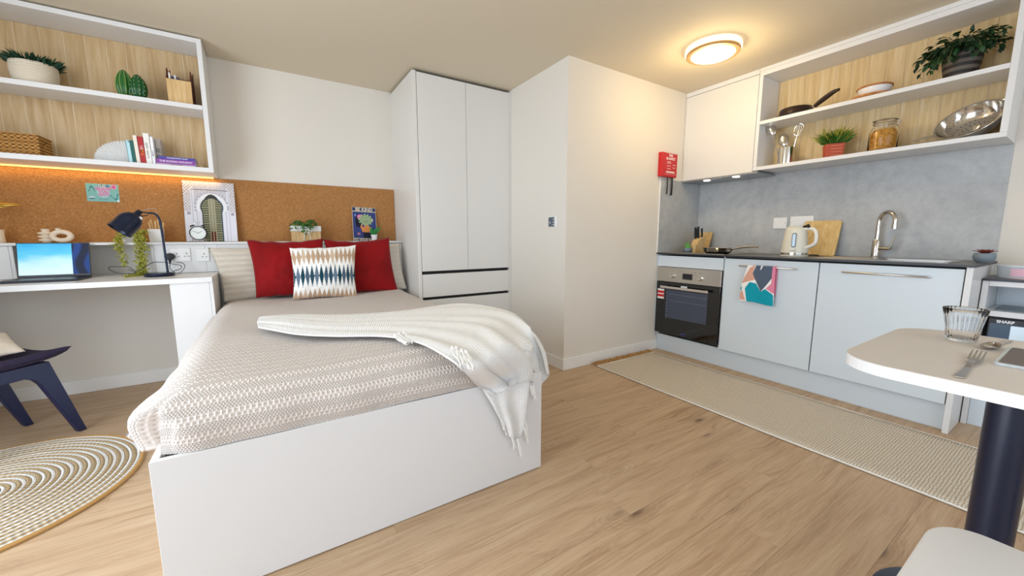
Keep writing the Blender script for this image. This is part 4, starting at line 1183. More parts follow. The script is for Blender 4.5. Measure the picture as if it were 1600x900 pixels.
def tuft(mb, c, rx, ry, n, L, rnd, up=.6, W=.006):
    for i in range(n):
        a = rnd.uniform(0, 2*pi); rr = sqrt(rnd.random())
        d = V((cos(a)*rr, sin(a)*rr, up+rnd.uniform(0, .6))).normalized()
        p0 = c+V((cos(a)*rx*rr, sin(a)*ry*rr, 0)); l_ = L*rnd.uniform(.6, 1.1)
        mb.leaf(p0, d, (rnd.uniform(-1, 1), rnd.uniform(-1, 1), .5), l_, W*rnd.uniform(.8, 1.4), .08)
p = kpos(1301, 243, 3.43, LS)
og = thing('potted_grass', 'bushy green plant in a square orange clay pot on the lower kitchen shelf', 'plant', p)
mb = MB(); M0 = Matrix.Translation(p)@Euler((0, 0, .5), 'XYZ').to_matrix().to_4x4()@Matrix.Scale(1.28, 4); mb.M = M0
mb.add([(-.036, -.036, 0), (.036, -.036, 0), (.036, .036, 0), (-.036, .036, 0), (-.042, -.042, .075), (.042, -.042, .075), (.042, .042, .075), (-.042, .042, .075)],
       [(0, 3, 2, 1), (4, 5, 6, 7), (0, 1, 5, 4), (1, 2, 6, 5), (2, 3, 7, 6), (3, 0, 4, 7)])
mb.build('pot', TERRA, og, bevel=.003)
mb = MB(); mb.M = M0
for z0 in (.012, .028, .044, .060): mb.box(-.0385-z0*.08-.0012, -.037, -.030, .020, z0, z0+.003)
mb.build('ribs', mat('pale_clay', '#d98a62', .6), og)
mb = MB(); tuft(mb, p+V((0, 0, .095)), .045, .045, 320, .10, random.Random(3), .5, .009); mb.build('foliage', LEAFM, og, kind='stuff')
mb = MB(); tuft(mb, p+V((0, 0, .100)), .05, .05, 150, .125, random.Random(5), .5, .008); mb.build('pale_foliage', LEAFY, og, kind='stuff')

p = kpos(1378, 232, 3.43, LS)
JS = 1.30
jr = thing('pasta_jar', 'clip-top glass jar full of dry pasta on the lower kitchen shelf', 'jar', p)
MB().at(p, sc=JS).lathe([(.0001, .0), (.052, .0), (.056, .005), (.056, .090), (.050, .112), (.040, .124), (.040, .138), (.043, .140), (.043, .144), (.0375, .144), (.0375, .122), (.048, .109), (.0535, .089), (.0535, .006), (.0001, .003)], 40).build('glass', GLASS, jr, smooth=True)
MB().at(p, sc=JS).lathe([(.0001, .1455), (.044, .1455), (.044, .151), (.034, .156), (.0001, .157)], 36).build('lid', GLASS, jr, smooth=True)
mb = MB()
mb.tube([p+JS*V((cos(a)*.0435, sin(a)*.0435, .134)) for a in [2*pi*i/28 for i in range(28)]], .0022, 6, closed=True)
mb.tube([p+JS*V((cos(a)*.0455, sin(a)*.0455, .149)) for a in [2*pi*i/28 for i in range(28)]], .002, 6, closed=True)
mb.tube([p+JS*V((-.01, -.046, .149)), p+JS*V((-.01, -.056, .140)), p+JS*V((-.01, -.046, .120)), p+JS*V((.01, -.046, .120)), p+JS*V((.01, -.056, .140)), p+JS*V((.01, -.046, .149))], .0022, 6)
mb.build('wire_clip', STEEL, jr, smooth=True)
mb = MB(); rnd = random.Random(2)
MB_core = MB().at(p, sc=JS).lathe([(.0001, .010), (.046, .010), (.046, .086), (.038, .102), (.0001, .102)], 24).build('pasta_core', PASTA, jr, smooth=True)
for i in range(260):
    a = rnd.uniform(0, 2*pi); z = rnd.uniform(.010, .100); r_ = .0475 if z < .088 else .040
    if i > 225: r_ = rnd.uniform(0, .036); z = .104
    c = p+JS*V((cos(a)*r_, sin(a)*r_, z)); t1 = V((-sin(a), cos(a), 0))*rnd.uniform(-1, 1)+V((0, 0, rnd.uniform(-1, 1))); t1 = t1.normalized()*.009
    bb = V((cos(a), sin(a), 0))*.002
    mb.tube([c-t1, c+bb, c+t1], .0034, 5)
mb.build('pasta', PASTA, jr, kind='stuff', smooth=True)

# colander
rim0 = PX(1463, 214, 3.40); rim1 = PX(1566, 164, 3.44)
cen = (rim0+rim1)/2; ax_ = (rim1-rim0); Rr = ax_.length/2; ax_ = ax_.normalized()
nrm_ = V((-.62, -.05, .76)); nrm_ = (nrm_-ax_*nrm_.dot(ax_)).normalized()
Rr = .135
CM = frame(cen+V((.02, 0, .012)), ax_, nrm_.cross(ax_)); CM = Matrix.Translation(V((.0, .0, .0)))@CM
if (CM.to_3x3()@V((0, 0, 1))).x > 0: CM = CM@Matrix.Rotation(pi, 4, 'X')
cd = thing('colander', 'shiny steel colander with long handle leaning on the lower kitchen shelf', 'colander', V((3.45, cen.y, LS)))
mb = MB(); mb.M = CM
mb.lathe([(Rr+.008, .002), (Rr+.006, .005), (Rr, .002), (Rr*.93, -.03), (Rr*.75, -.065), (Rr*.50, -.080), (.0001, -.083)], 48).build('bowl', CHROME, cd, smooth=True, solid=.0015)
mb = MB(); mb.M = CM
for rr2, z2, n2 in ((.90, -.034, 40), (.85, -.044, 38), (.80, -.053, 34), (.62, -.0715, 26), (.45, -.0795, 20), (.36, -.0805, 16), (.26, -.081, 12), (.15, -.0815, 7)):
    for i in range(n2):
        if rr2 > .7 and (i*8//n2) % 2: continue
        a = 2*pi*i/n2; c = V((cos(a)*Rr*rr2, sin(a)*Rr*rr2, z2+.0022)); t = V((-sin(a), cos(a), 0))*.0024; b = V((cos(a), sin(a), .6 if rr2 > .7 else .1)).normalized()*.0024
        mb.add([c-t, c-b, c+t, c+b], [(0, 1, 2, 3)])
mb.build('holes', mat('hole_dark', '#2a241c', .8), cd, kind='stuff')
hA = CM@V((-Rr-.004, 0, .003)); hE = PX(1421, 221.5, 3.345); hE.z = max(hE.z, LS+.018); sdw = V((0.9, .0, .45)).normalized(); mb = MB()
if hA.y < hE.y-.5: hA = CM@V((Rr+.004, 0, .003))
for s_ in (.012, -.012): mb.tube([hA+sdw*s_, (hA+hE)/2+sdw*s_*.9+V((0, 0, .004)), hE+sdw*s_*.4], .0045, 7)
mb.build('handle', NICKEL, cd, smooth=True)
mb = MB(); mb.M = CM; mb.tube([(Rr+.002, .03, .002), (Rr+.032, .024, .004), (Rr+.032, -.024, .004), (Rr+.002, -.03, .002)], .003, 6).build('loop', NICKEL, cd, smooth=True)

# ================================================================ TABLE
TZ = .75
tbl = thing('dining_table', 'cream-topped narrow table with white edge on a navy-black column', 'table', (1.53, .0, 0))
def rr_outline(x0, x1, y0, y1, r, n=12):
    o = [(x0, y0), (x1, y0)]
    for i in range(n+1): a = pi/2*i/n; o.append((x1-r+r*cos(a), y1-r+r*sin(a)))
    for i in range(n+1): a = pi/2+pi/2*i/n; o.append((x0+r+r*cos(a), y1-r+r*sin(a)))
    return o
MB().poly(rr_outline(1.208, 1.842, -1.1, .366, .115), (0, 0, TZ-.028), (1, 0, 0), (0, 1, 0), (0, 0, .0265)).build('top_edge', mat('white_edge_band', '#f4f4f4', .3), tbl)
MB().poly(rr_outline(1.2085, 1.8415, -1.0995, .3655, .115), (0, 0, TZ-.0014), (1, 0, 0), (0, 1, 0), (0, 0, .0014)).build('table_top', TABLETOP, tbl)
for cy_ in (.0986, -.85):
    MB().at((1.517, cy_, 0)).cyl(.0405, .0135, TZ-.0285, 40).build('column', COLUMN, tbl, smooth=True)
    MB().at((1.517, cy_, 0)).lathe([(.0001, 0), (.200, 0), (.200, .008), (.190, .013), (.0001, .013)], 56).build('base_plate', NAVY, tbl, smooth=True)

# tumbler
g = PZ(1501, 533, TZ)
g.z = TZ+.0006
gl = thing('ribbed_glass', 'clear ribbed drinking glass standing on the cream table', 'glass', g)
mb = MB(); mb.M = Matrix.Translation(g); n_ = 112
def rib(u): return 1+.022*(abs(sin(u*2*pi*14)))
prof = [(.0001, 0, 0), (.026, 0, 0), (.030, .003, .4), (.0335, .035, 1), (.039, .07, 1), (.0435, .096, 1), (.0425, .0972, .2), (.0412, .096, 0), (.0370, .07, 0), (.0315, .035, 0), (.0275, .010, 0), (.0001, .009, 0)]
vs = []; fs = []
for r_, z_, k_ in prof:
    for i in range(n_): a = 2*pi*i/n_; q = r_*(1+(rib(i/n_)-1)*k_*2); vs.append((q*cos(a), q*sin(a), z_))
for j in range(len(prof)-1):
    for i in range(n_): k_ = (i+1) % n_; fs.append((j*n_+i, j*n_+k_, (j+1)*n_+k_, (j+1)*n_+i))
mb.add(vs, fs); mb.build('tumbler', GLASS, gl, smooth=True, angle=80)

# cutlery
CUT = mat('cutlery_steel', '#b9b1a6', .2, 1)
def strip(mb, pts, ws, th_, sidev):
    """flat bar through pts with half-widths ws"""
    vs = []; n = len(pts)
    for p_, w_ in zip(pts, ws):
        p_ = V(p_); vs += [p_-sidev*w_, p_+sidev*w_, p_+sidev*w_+V((0, 0, th_)), p_-sidev*w_+V((0, 0, th_))]
    fs = [(3, 2, 1, 0), tuple((n-1)*4+k for k in range(4))]
    for i in range(n-1):
        for k in range(4): q = (k+1) % 4; fs.append((i*4+k, i*4+q, (i+1)*4+q, (i+1)*4+k))
    mb.add(vs, fs)
a = PZ(1498, 591, TZ); b = PZ(1530, 556, TZ); a.z = b.z = TZ+.0008
d = (b-a); L = d.length; d = d.normalized(); sd = V((0, 0, 1)).cross(d)
fk = thing('fork', 'steel dinner fork lying on the cream table near the edge', 'fork', a)
mb = MB(); strip(mb, [a, a+d*.02, a+d*L*.38, a+d*L*.50+V((0, 0, .005)), a+d*L*.62+V((0, 0, .006))], [.0075, .0085, .006, .0045, .009], .0025, sd); mb.build('handle', CUT, fk, bevel=.0008)
for k in range(4):
    o_ = sd*(-.0105+.007*k); mb = MB()
    strip(mb, [a+d*L*.60+o_*.8+V((0, 0, .006)), a+d*L*.74+o_+V((0, 0, .002)), a+d*L*.98+o_*1.05+V((0, 0, .012))], [.0028, .0022, .0012], .002, sd); mb.build('tine', CUT, fk)
a = PZ(1576, 533, TZ); b = PZ(1541, 547.5, TZ); a.z = b.z = TZ+.0008
d = (b-a); L = d.length; d = d.normalized(); sd = V((0, 0, 1)).cross(d)
sn = thing('spoon', 'steel spoon lying on the cream table beside the ribbed glass', 'spoon', a)
mb = MB(); strip(mb, [a, a+d*L*.5, a+d*L*.66+V((0, 0, .004))], [.008, .005, .0035], .0025, sd); mb.build('handle', CUT, sn, bevel=.0008)
c = a+d*L*.83; mb = MB()
mb.grid(lambda u, v: c+d*(L*.19)*cos(pi*v)+sd*.019*sin(pi*v)*(u*2-1)+V((0, 0, .001+.006*(u*2-1)**2+.006*abs(cos(pi*v))**2)), 9, 14)
mb.build('spoon_bowl', CUT, sn, smooth=True, solid=.0015)
# placemat: slate-coloured square with a scalloped pale edge
pm0 = PZ(1555, 570, TZ); pm1 = PZ(1578, 546.5, TZ)
x0, x1, y1 = pm0.x, pm1.x, .129
mt_ = thing('placemat', 'dark taupe scalloped placemat on the cream table beside the fork', 'placemat', ((x0+x1)/2, 0, TZ))
def scal(x0, x1, y0, y1, st, am):
    o = []; n = 24
    for (ax0, ay0, ax1, ay1) in ((x0, y0, x1, y0), (x1, y0, x1, y1), (x1, y1, x0, y1), (x0, y1, x0, y0)):
        dx, dy = ax1-ax0, ay1-ay0; L_ = sqrt(dx*dx+dy*dy); m = int(L_/st)*6
        for i in range(m):
            t = i/m; s_ = abs(sin(pi*t*int(L_/st)))*am; o.append((ax0+dx*t+dy/L_*s_, ay0+dy*t-dx/L_*s_))
    return o
MB().poly(scal(x0, x1, -.12, y1, .016, .003), (0, 0, TZ+.0006), (1, 0, 0), (0, 1, 0), (0, 0, .006)).build('pale_underside', mat('pale_mat_edge', '#cfd6da', .6), mt_)
MB().poly(scal(x0+.006, x1-.006, -.114, y1-.006, .016, .002), (0, 0, TZ+.0068), (1, 0, 0), (0, 1, 0), (0, 0, .0016)).build('mat_face', SLATE, mt_)

# white stool (only the seat reaches into the picture)
SZ_ = .45
wc2 = thing('dining_stool', 'white laminate stool seat tucked beside the dark table column', 'stool', (.97, -.06, 0))
o_ = rr_outline(-.205, .205, -.22, .22, .07)
def seat_outline():
    pts = []; r_ = .075; x0, x1, y0, y1 = .74, 1.192, -.27, .150
    for cx_, cy2, a0 in ((x1-r_*1.2, y1-r_, 0), (x0+r_, y1-r_, pi/2), (x0+r_, y0+r_, pi), (x1-r_*1.2, y0+r_, 1.5*pi)):
        for i in range(9): a = a0+pi/2*i/8; pts.append((cx_+r_*(1.2 if cx_ > 1 else 1)*cos(a), cy2+r_*sin(a)))
    return pts
MB().poly(seat_outline(), (0, 0, SZ_-.016), (1, 0, 0), (0, 1, 0), (0, 0, .016)).build('seat', SEATW, wc2, bevel=.004, seg=3)
for sx in (.80, 1.12):
    for sy in (-.21, .10):
        MB().tube([(sx, sy, .0), (sx, sy, SZ_-.017)], .011, 10).build('leg', NAVY, wc2, smooth=True)

# ================================================================ BOOKSHELF THINGS
US1, US0 = 1.9185, 1.5185
def spos(u, v, y, z): p = PY(u, v, y); return V((p.x, y, z))
# planter
p = spos(56, 126, 3.47, US1)
pl = thing('potted_plant', 'short dark green spiky plant in a wide cream ribbed pot on the top left shelf', 'plant', p)
POTC = mat('cream_stone_pot', '#dfd3be', .7, setup=lambda nt, b: bump(nt, b, (sep(nt, coord(nt))[2]*420).sin()*.5+.5, .0015))
MB().at(p).lathe([(.0001, 0), (.082, 0), (.090, .02), (.096, .075), (.094, .118), (.088, .120), (.086, .105), (.0001, .100)], 44).build('pot', POTC, pl, smooth=True)
mb = MB(); tuft(mb, p+V((0, 0, .105)), .082, .08, 420, .075, random.Random(8), .40, .009)
for i in range(60):
    d = V((-1, random.uniform(-.6, .4), random.uniform(.1, .6))).normalized(); mb.leaf(p+V((-.05, random.uniform(-.03, .03), .11)), d, (0, 0, 1), random.uniform(.04, .09), .008)
mb.build('foliage', mat('very_dark_green', '#17402a', .5), pl, kind='stuff')
# cacti ornament
CAC = mat('cactus_glaze', '#2c6a2c', .15); CACL = mat('cactus_pale', '#d9d87e', .5)
def cactus(root, c, rx, hh, dark):
    n_ = 120; ribs = 10; vs = MB()
    prof = [(sin(pi*(.12+.88*t))**.6, t) for t in [i/18 for i in range(19)]]
    v_ = []; f_ = []
    for r_, t in prof:
        for i in range(n_):
            a = 2*pi*i/n_; q = rx*max(r_, .001)*(.86+.14*abs(cos(a*ribs/2))); v_.append((q*cos(a), q*sin(a), hh*t))
    for j in range(len(prof)-1):
        for i in range(n_): k_ = (i+1) % n_; f_.append((j*n_+i, j*n_+k_, (j+1)*n_+k_, (j+1)*n_+i))
    mb = MB().at(c); mb.add(v_, f_); b = mb.build('cactus_lobe', mat('dark_cactus_glaze', '#14552a', .12) if dark else CAC, root, smooth=True, angle=180)
    mb = MB().at(c)
    for k in range(ribs):
        a = 2*pi*k/ribs
        for i in range(2, 17):
            r_, t = prof[i]; 
            mb.sphere((rx*r_*cos(a), rx*r_*sin(a), hh*t), .0022, 5, 4) if not dark or i % 3 == 0 else None
    mb.build('spines', CACL, b, kind='stuff')
p1_, p2_ = spos(196.5, 146, 3.455, US1), spos(218, 150, 3.430, US1)
cc = thing('cactus_ornament', 'glossy green ceramic double cactus ornament on the upper wall shelf', 'ornament', (p1_+p2_)/2)
cactus(cc, p1_, .044, .172, False); cactus(cc, p2_, .043, .150, True)
# wooden file holder
p0_ = PY(263, 155, 3.405); p1_ = PY(298, 160, 3.405)
mh = thing('magazine_holder', 'wooden magazine holder with dark red inner sides on the upper shelf by its right end', 'file holder', ((p0_.x+p1_.x)/2, 3.405, US1))
x0, x1 = p0_.x, p1_.x+.012; HW = mat('dark_red_wood', '#5a1c12', .5)
bxo('front', x0, x1, 3.402, 3.408, US1, US1+.150, LWOOD, mh)
for xa in (x0, x1-.005):
    MB().poly([(3.4085, 0), (3.56, 0), (3.56, .25), (3.52, .205), (3.44, .225), (3.4085, .155)], (xa, 0, US1), (0, 1, 0), (0, 0, 1), (.005, 0, 0)).build('side', HW, mh)
bxo('back', x0+.0055, x1-.0055, 3.552, 3.56, US1, US1+.2, HW, mh)
for i, (c_, h_) in enumerate((('#efe9df', .190), ('#2d2f66', .172), ('#d8d8d8', .180), ('#2d2f66', .168))):
    bk = bxo('magazine', x0+.012+i*.014, x0+.020+i*.014, 3.415, 3.545, US1+.001, US1+h_, mat('mag_'+str(i), c_, .6), None, bevel=0)
    tag(bk, ('thin cream booklet inside the wooden magazine holder', 'thin navy booklet beside the cream one in the wooden magazine holder', 'thin grey booklet inside the wooden magazine holder', 'navy booklet nearest the right side of the magazine holder')[i], 'booklet', 'booklets in the magazine holder')
# basket
p0_ = PY(0, 236, 3.40); p1_ = PY(62, 240, 3.40)
bk = thing('wicker_basket', 'golden brown wicker basket with a handle slot on the lower shelf', 'basket', (p0_.x, 3.48, US0))
bx0, bx1, by0, by1, bz1 = p0_.x-.10, p1_.x+.004, 3.395, 3.56, US0+.112
mb = MB(); t = .010
mb.box(bx0, bx1, by0, by1, US0, US0+.006)
for a_ in ((bx0, bx1, by0, by0+t), (bx0, bx1, by1-t, by1), (bx0, bx0+t, by0+t, by1-t)): mb.box(*a_, US0+.0065, bz1)
mb.box(bx1-t, bx1, by0+t, by1-t, US0+.0065, bz1-.045).box(bx1-t, bx1, by0+t, by0+.055, bz1-.045, bz1).box(bx1-t, bx1, by1-.055, by1-t, bz1-.045, bz1).box(bx1-t, bx1, by0+.055, by1-.055, bz1-.020, bz1)
mb.build('weave', WICKER, bk)
mb = MB(); mb.tube([(bx0, by0, bz1), (bx1, by0, bz1), (bx1, by1, bz1), (bx0, by1, bz1)], .006, 6, closed=True).build('rim', WICKER, bk)
mb = MB()
for k in range(9):
    z = US0+.012+k*.0118; mb.tube([(bx0, by0-.002, z), (bx1+.001, by0-.002, z), (bx1+.002, by0+.05, z)], .0035, 5)
mb.build('rods', WICKER, bk, kind='stuff')
# paper fan
fc = PY(203, 252, 3.42); fan = thing('paper_fan', 'white folded paper fan ornament standing on the lower shelf beside the books', 'ornament', (fc.x-.08, 3.42, US0))
fr_ = 0.152
fcx = fc.x-.004
for i in range(15):
    a0 = pi/2+pi/2*i/15; a1 = pi/2+pi/2*(i+1)/15; am = (a0+a1)/2; mb = MB()
    f = lambda a, r_, y: (fcx+r_*cos(a)*1.02, y, US0+.002+r_*sin(a)*.86)
    mb.add([f(a0, .012, 3.425), f(a0, fr_, 3.432), f(am, fr_*1.02, 3.410), f(a1, fr_, 3.432), f(a1, .012, 3.425), f(am, .012, 3.420)], [(0, 1, 2, 5), (5, 2, 3, 4)])
    mb.build('pleat', PAPER, fan, solid=.002)
# books standing
def book(label, x0, x1, h_, col, y0=3.405, dep=.135, tilt=0, marks=()):
    t = thing('book', label, 'book', ((x0+x1)/2, y0, US0), 'books on the lower wall shelf')
    m = mat('cover_'+col.strip('#'), col, .5)
    M_ = Matrix.Translation(V((x0, y0, US0)))@Matrix.Rotation(tilt, 4, 'Y')
    w_ = x1-x0
    mb = MB(); mb.M = M_; mb.box(0, w_, 0, .002, 0, h_).box(0, .0015, .002, dep, 0, h_).box(w_-.0015, w_, .002, dep, 0, h_); mb.build('cover', m, t)
    mb = MB(); mb.M = M_; mb.box(.0017, w_-.0017, .0025, dep-.004, .003, h_-.004); mb.build('pages', PAPER, t)
    for (string, sz, z_, col2) in marks:
        Mx = M_@frame((w_*.5, -.0006, z_), (0, 0, -1), (1, 0, 0)); text('spine_print', string, sz, Mx, mat('ink_'+col2.strip('#'), col2, .5), t, bold=.0002)
X_ = lambda u, v: PY(u, v, 3.405).x
def ztop(u, v): return PY(u, v, 3.405).z-US0
book('thin pale blue book standing next to the paper fan', X_(202.5, 253), X_(207.5, 253), ztop(200, 219), '#b7dfe6', tilt=-.035, marks=(('*', .02, .13, '#2a4a66'),))
book('dark teal book standing between pale blue and cream books', X_(208.2, 254), X_(213.3, 254), ztop(206, 219.5), '#0f5f58', tilt=-.035)
book('narrow cream book standing left of the red book', X_(214.2, 255), X_(220, 255), ztop(211, 211.5), '#f0e6d6', tilt=-.035)
book('red book with orange spine print standing in the row', X_(220.7, 255), X_(229, 256), ztop(220, 213.5), '#b3161b', tilt=-.028, marks=(('M E', .024, .070, '#e88a2a'), ('I K', .02, .10, '#f4e4e4')))
book('tallest white book with a grey lettered spine', X_(229.6, 256), X_(238.5, 257), ztop(230, 208.5), '#f3efe9', tilt=-.020, marks=(('open nature', .020, .085, '#9a948c'),))
book('slim white book right of the tallest white one', X_(239.2, 257), X_(243.6, 257), ztop(239, 214), '#f2f2f4', tilt=-.012, marks=(('a novel', .012, .07, '#555560'),))
book('black and white patterned book standing at the end of the row', X_(244.2, 257), X_(251.5, 257), ztop(246, 214.5), '#c9c2bb', y0=3.46, dep=.10, tilt=-.004, marks=(('|||||', .022, .10, '#222222'), ('|||||', .022, .06, '#222222')))
def flat_book(label, x0, x1, z0, th_, col, txt, col2, y0=3.402, dep=.13):
    t = thing('book', label, 'book', ((x0+x1)/2, y0, z0), 'books on the lower wall shelf')
    m = mat('cover_'+col.strip('#'), col, .5)
    MB().box(x0, x1, y0, y0+.002, z0, z0+th_).box(x0, x1, y0+.002, y0+dep, z0, z0+.0015).box(x0, x1, y0+.002, y0+dep, z0+th_-.0015, z0+th_).build('cover', m, t)
    MB().box(x0+.003, x1-.003, y0+.0025, y0+dep-.003, z0+.0018, z0+th_-.0018).build('pages', PAPER, t)
    if txt: text('spine_print', txt, th_*.62, frame(((x0+x1)/2, y0-.0008, z0+th_/2), (1, 0, 0), (0, 0, 1)), mat('ink_'+col2.strip('#'), col2, .5), t, bold=.0003)
xa, xb = X_(252.8, 258), X_(306, 262)
flat_book('pale lilac book at the bottom of the flat purple pile', X_(245, 258), xb, US0, .0135, '#c9a9c9', 'SHORT STORIES', '#7b4a80')
flat_book('bright purple book in the middle of the flat pile', X_(245, 258), xb, US0+.014, .026, '#8d3fa0', 'THE ROMAN HOLIDAY', '#efe3f2')
flat_book('blue-violet book on top of the flat purple pile', xa-.01, xb, US0+.0405, .017, '#4a3f9c', 'THE BEAUTIFUL GAME', '#d7d7ee')
sb = MB(); sb.at((PY(313, 259, 3.44).x, 3.45, US0)).cyl(.010, 0, .020, 16); tag(sb.build('wooden_block', LWOOD, None), 'tiny round wooden block right of the purple book pile', 'ornament')

# ================================================================ LEDGE THINGS
LZ = LT+.0006
def lpos(u, v, y): return V((PY(u, v, y).x, y, LZ))
# far left vase with gilded leaf sprig
p = lpos(-2, 377, 3.57)
vz = thing('bud_vase', 'small cream vase with a golden leaf sprig at the far left of the ledge', 'vase', p)
MB().at(p).lathe([(.0001, 0), (.024, 0), (.027, .006), (.026, .05), (.0285, .078), (.0255, .078), (.0235, .05), (.0001, .006)], 28).build('vase', CERW, vz, smooth=True)
GOLD = mat('gold_leaf', '#c9a24a', .35, .6)
mb = MB().tube([p+V((0, 0, .01)), p+V((.004, 0, .11)), p+V((.0, 0, .222))], .0014, 5); mb.build('stem', GOLD, vz)
for d, L in (((1, 0, .10), .115), ((1, -.3, -.10), .06), ((-1, 0, .2), .07), ((.6, .4, .5), .05), ((-.5, .3, .5), .05), ((.2, -.6, .1), .05)):
    MB().leaf(p+V((.0, 0, .212)), d, (.1, -.8, .6), L, .028, .12).build('leaf', GOLD, vz, smooth=True, solid=.0015)
# ribbed vase
p = lpos(74, 377, 3.585)
rv = thing('ribbed_vase', 'small cream vase of stacked discs standing behind the ring vase', 'vase', p)
prof = [(.0001, 0), (.020, 0)]
for k in range(3): z = .006+k*.021; prof += [(.018, z), (.034, z+.006), (.036, z+.010), (.034, z+.014), (.018, z+.019)]
prof += [(.017, .072), (.022, .084), (.019, .084), (.015, .072), (.0001, .06)]
MB().at(p).lathe(prof, 32).build('body', CERW, rv, smooth=True, angle=180)
# ring vase
p = lpos(98, 377, 3.55)
dvz = thing('ring_vase', 'cream ring-shaped vase with a hole through it on the ledge', 'vase', p)
mb = MB(); c = p+V((0, 0, .0405)); n_ = 48
for_pts = [c+V((cos(a)*.034*1.1, 0, sin(a)*.028)) for a in [2*pi*i/n_ for i in range(n_)]]
vs = []; fs = []; m_ = 14
for i in range(n_):
    a = 2*pi*i/n_
    for k in range(m_):
        b = 2*pi*k/m_; rr = .0145
        vs.append(c+V((cos(a)*(.036+rr*cos(b)*1.0)*1.06, .016*sin(b), sin(a)*(.0262+rr*cos(b)*.97))))
for i in range(n_):
    for k in range(m_): i2 = (i+1) % n_; k2 = (k+1) % m_; fs.append((i*m_+k, i2*m_+k, i2*m_+k2, i*m_+k2))
mb.add(vs, fs); mb.build('ring', CERW, dvz, smooth=True, angle=180)
MB().at(c+V((-.012, 0, .036))).lathe([(.0001, -.004), (.012, -.004), (.011, .006), (.014, .012), (.011, .012), (.0001, .004)], 24).build('neck', CERW, dvz, smooth=True)
# pencil pot
p = lpos(246, 377, 3.58)
pp = thing('pencil_pot', 'square white pot holding wooden sticks behind the desk lamp', 'pot', p)
mb = MB().at(p); t = .003; w_ = .038; h_ = .088
mb.add([(-w_*.85, -w_*.85, 0), (w_*.85, -w_*.85, 0), (w_*.85, w_*.85, 0), (-w_*.85, w_*.85, 0), (-w_, -w_, h_), (w_, -w_, h_), (w_, w_, h_), (-w_, w_, h_),
        (-w_+t, -w_+t, h_), (w_-t, -w_+t, h_), (w_-t, w_-t, h_), (-w_+t, w_-t, h_), (-w_*.8, -w_*.8, .01), (w_*.8, -w_*.8, .01), (w_*.8, w_*.8, .01), (-w_*.8, w_*.8, .01)],
       [(0, 3, 2, 1), (0, 1, 5, 4), (1, 2, 6, 5), (2, 3, 7, 6), (3, 0, 4, 7), (4, 5, 9, 8), (5, 6, 10, 9), (6, 7, 11, 10), (7, 4, 8, 11), (8, 9, 13, 12), (9, 10, 14, 13), (10, 11, 15, 14), (11, 8, 12, 15), (12, 13, 14, 15)])
mb.build('pot', CERM, pp)
for i, (dx, tx, hz_) in enumerate(((-.018, -.032, .135), (-.006, -.024, .150), (.0, .0, .145), (.010, .014, .155), (.012, .028, .140), (.020, .040, .135))):
    o = MB().tube([p+V((dx, .01*(i % 2), .012)), p+V((tx, .01*(i % 2), hz_))], .0055, 8).build('wooden_stick', LWOOD, None)
    tag(o, 'wooden stick in the square white pot, ' + ('leftmost of the six', 'second from the left', 'third from the left', 'third from the right', 'second from the right', 'rightmost of the six')[i], 'stick', 'sticks in the white pot')
# canvas print
c4 = [PY(292, 377, 3.600), PY(371, 377, 3.600), PY(365.5, 287, 3.655), PY(283.5, 281.5, 3.655)]
ctr = (c4[0]+c4[1]+c4[2]+c4[3])/4; cx = ((c4[1]-c4[0])+(c4[2]-c4[3]))/2; cyv = ((c4[3]-c4[0])+(c4[2]-c4[1]))/2
cyv = cyv-cx.normalized()*cyv.dot(cx.normalized())
CW_, CH_ = cx.length, cyv.length
CMx = frame(ctr, cx, cyv)
cv = thing('canvas_print', 'tall pale photo print of a white carved arch with a green door', 'picture', (ctr.x, 3.62, LT))
mb = MB(); mb.M = CMx; mb.box(-CW_/2, CW_/2, -CH_/2, CH_/2, -.012, -.0004); mb.build('panel', PAPER, cv)
def door_print(u, v):
    x = (u-.53); 
    inn = False
    # horseshoe arch opening
    if v < .50 and abs(x) < .20: inn = True
    if (x/.225)**2+((v-.57)/.17)**2 < 1: inn = True
    if v > .5 and abs(x) < .20*(1-max(0, (v-.62)/.17))**.5 if v < .79 else False: inn = True
    if inn:
        ed = (v < .50 and abs(x) > .175) or (v >= .50 and (x/.200)**2+((v-.57)/.15)**2 > 1)
        if ed: return '#3b3d3c' if x < .1 else '#27415a'
        if abs(x) < .012: return '#b9b49c'
        if .045 < abs(x) < .058: return '#b7b195'
        if v < .16 and abs(x) < .06: return '#6b1f14'
        k = (v*26) % 1
        if abs(x) > .07 and k < .55: return '#5f6048' if (int(u*60)) % 2 else '#4a4f3c'
        if k < .3: return '#85836a'
        return '#9c997c'
    # white frames
    d = sqrt((x/.30)**2+((v-.57)/.235)**2)
    n = noise.noise(V((u*55, v*70, 1)))
    if v > .50 and d < 1.0: return '#eef0f5'
    if v > .50 and d < 1.16 and (int(atan2(v-.57, x)*9) % 2 == 0): return '#b9b9c4'
    if .15 < u < .17 and v < .86 or .86 < u < .875 and v < .86: return '#c9cad6'
    if .15 < u < .875 and .855 < v < .87: return '#8f8f9a'
    if .20 < u < .83 and v > .50: return '#d5d5de' if n < .05 else '#b9b7c2'
    if (u < .13 or u > .89 or v > .89) and v > .50:
        k = ((u*16+v*20) % 1 < .32) or ((u*16-v*20) % 1 < .32); return '#b3a9a9' if k and n > -.3 else '#eae6ea'
    if .44 < v < .49 and (.05 < u < .12 or .90 < u < .96): return '#a9a4ae'
    if abs(u-.24) < .006 and v < .5 or abs(u-.80) < .006 and v < .5: return '#c3c4d2'
    return '#e6e6ef'
painted('print', CMx, CW_, CH_, door_print, 150, 190, PRINT, cv)
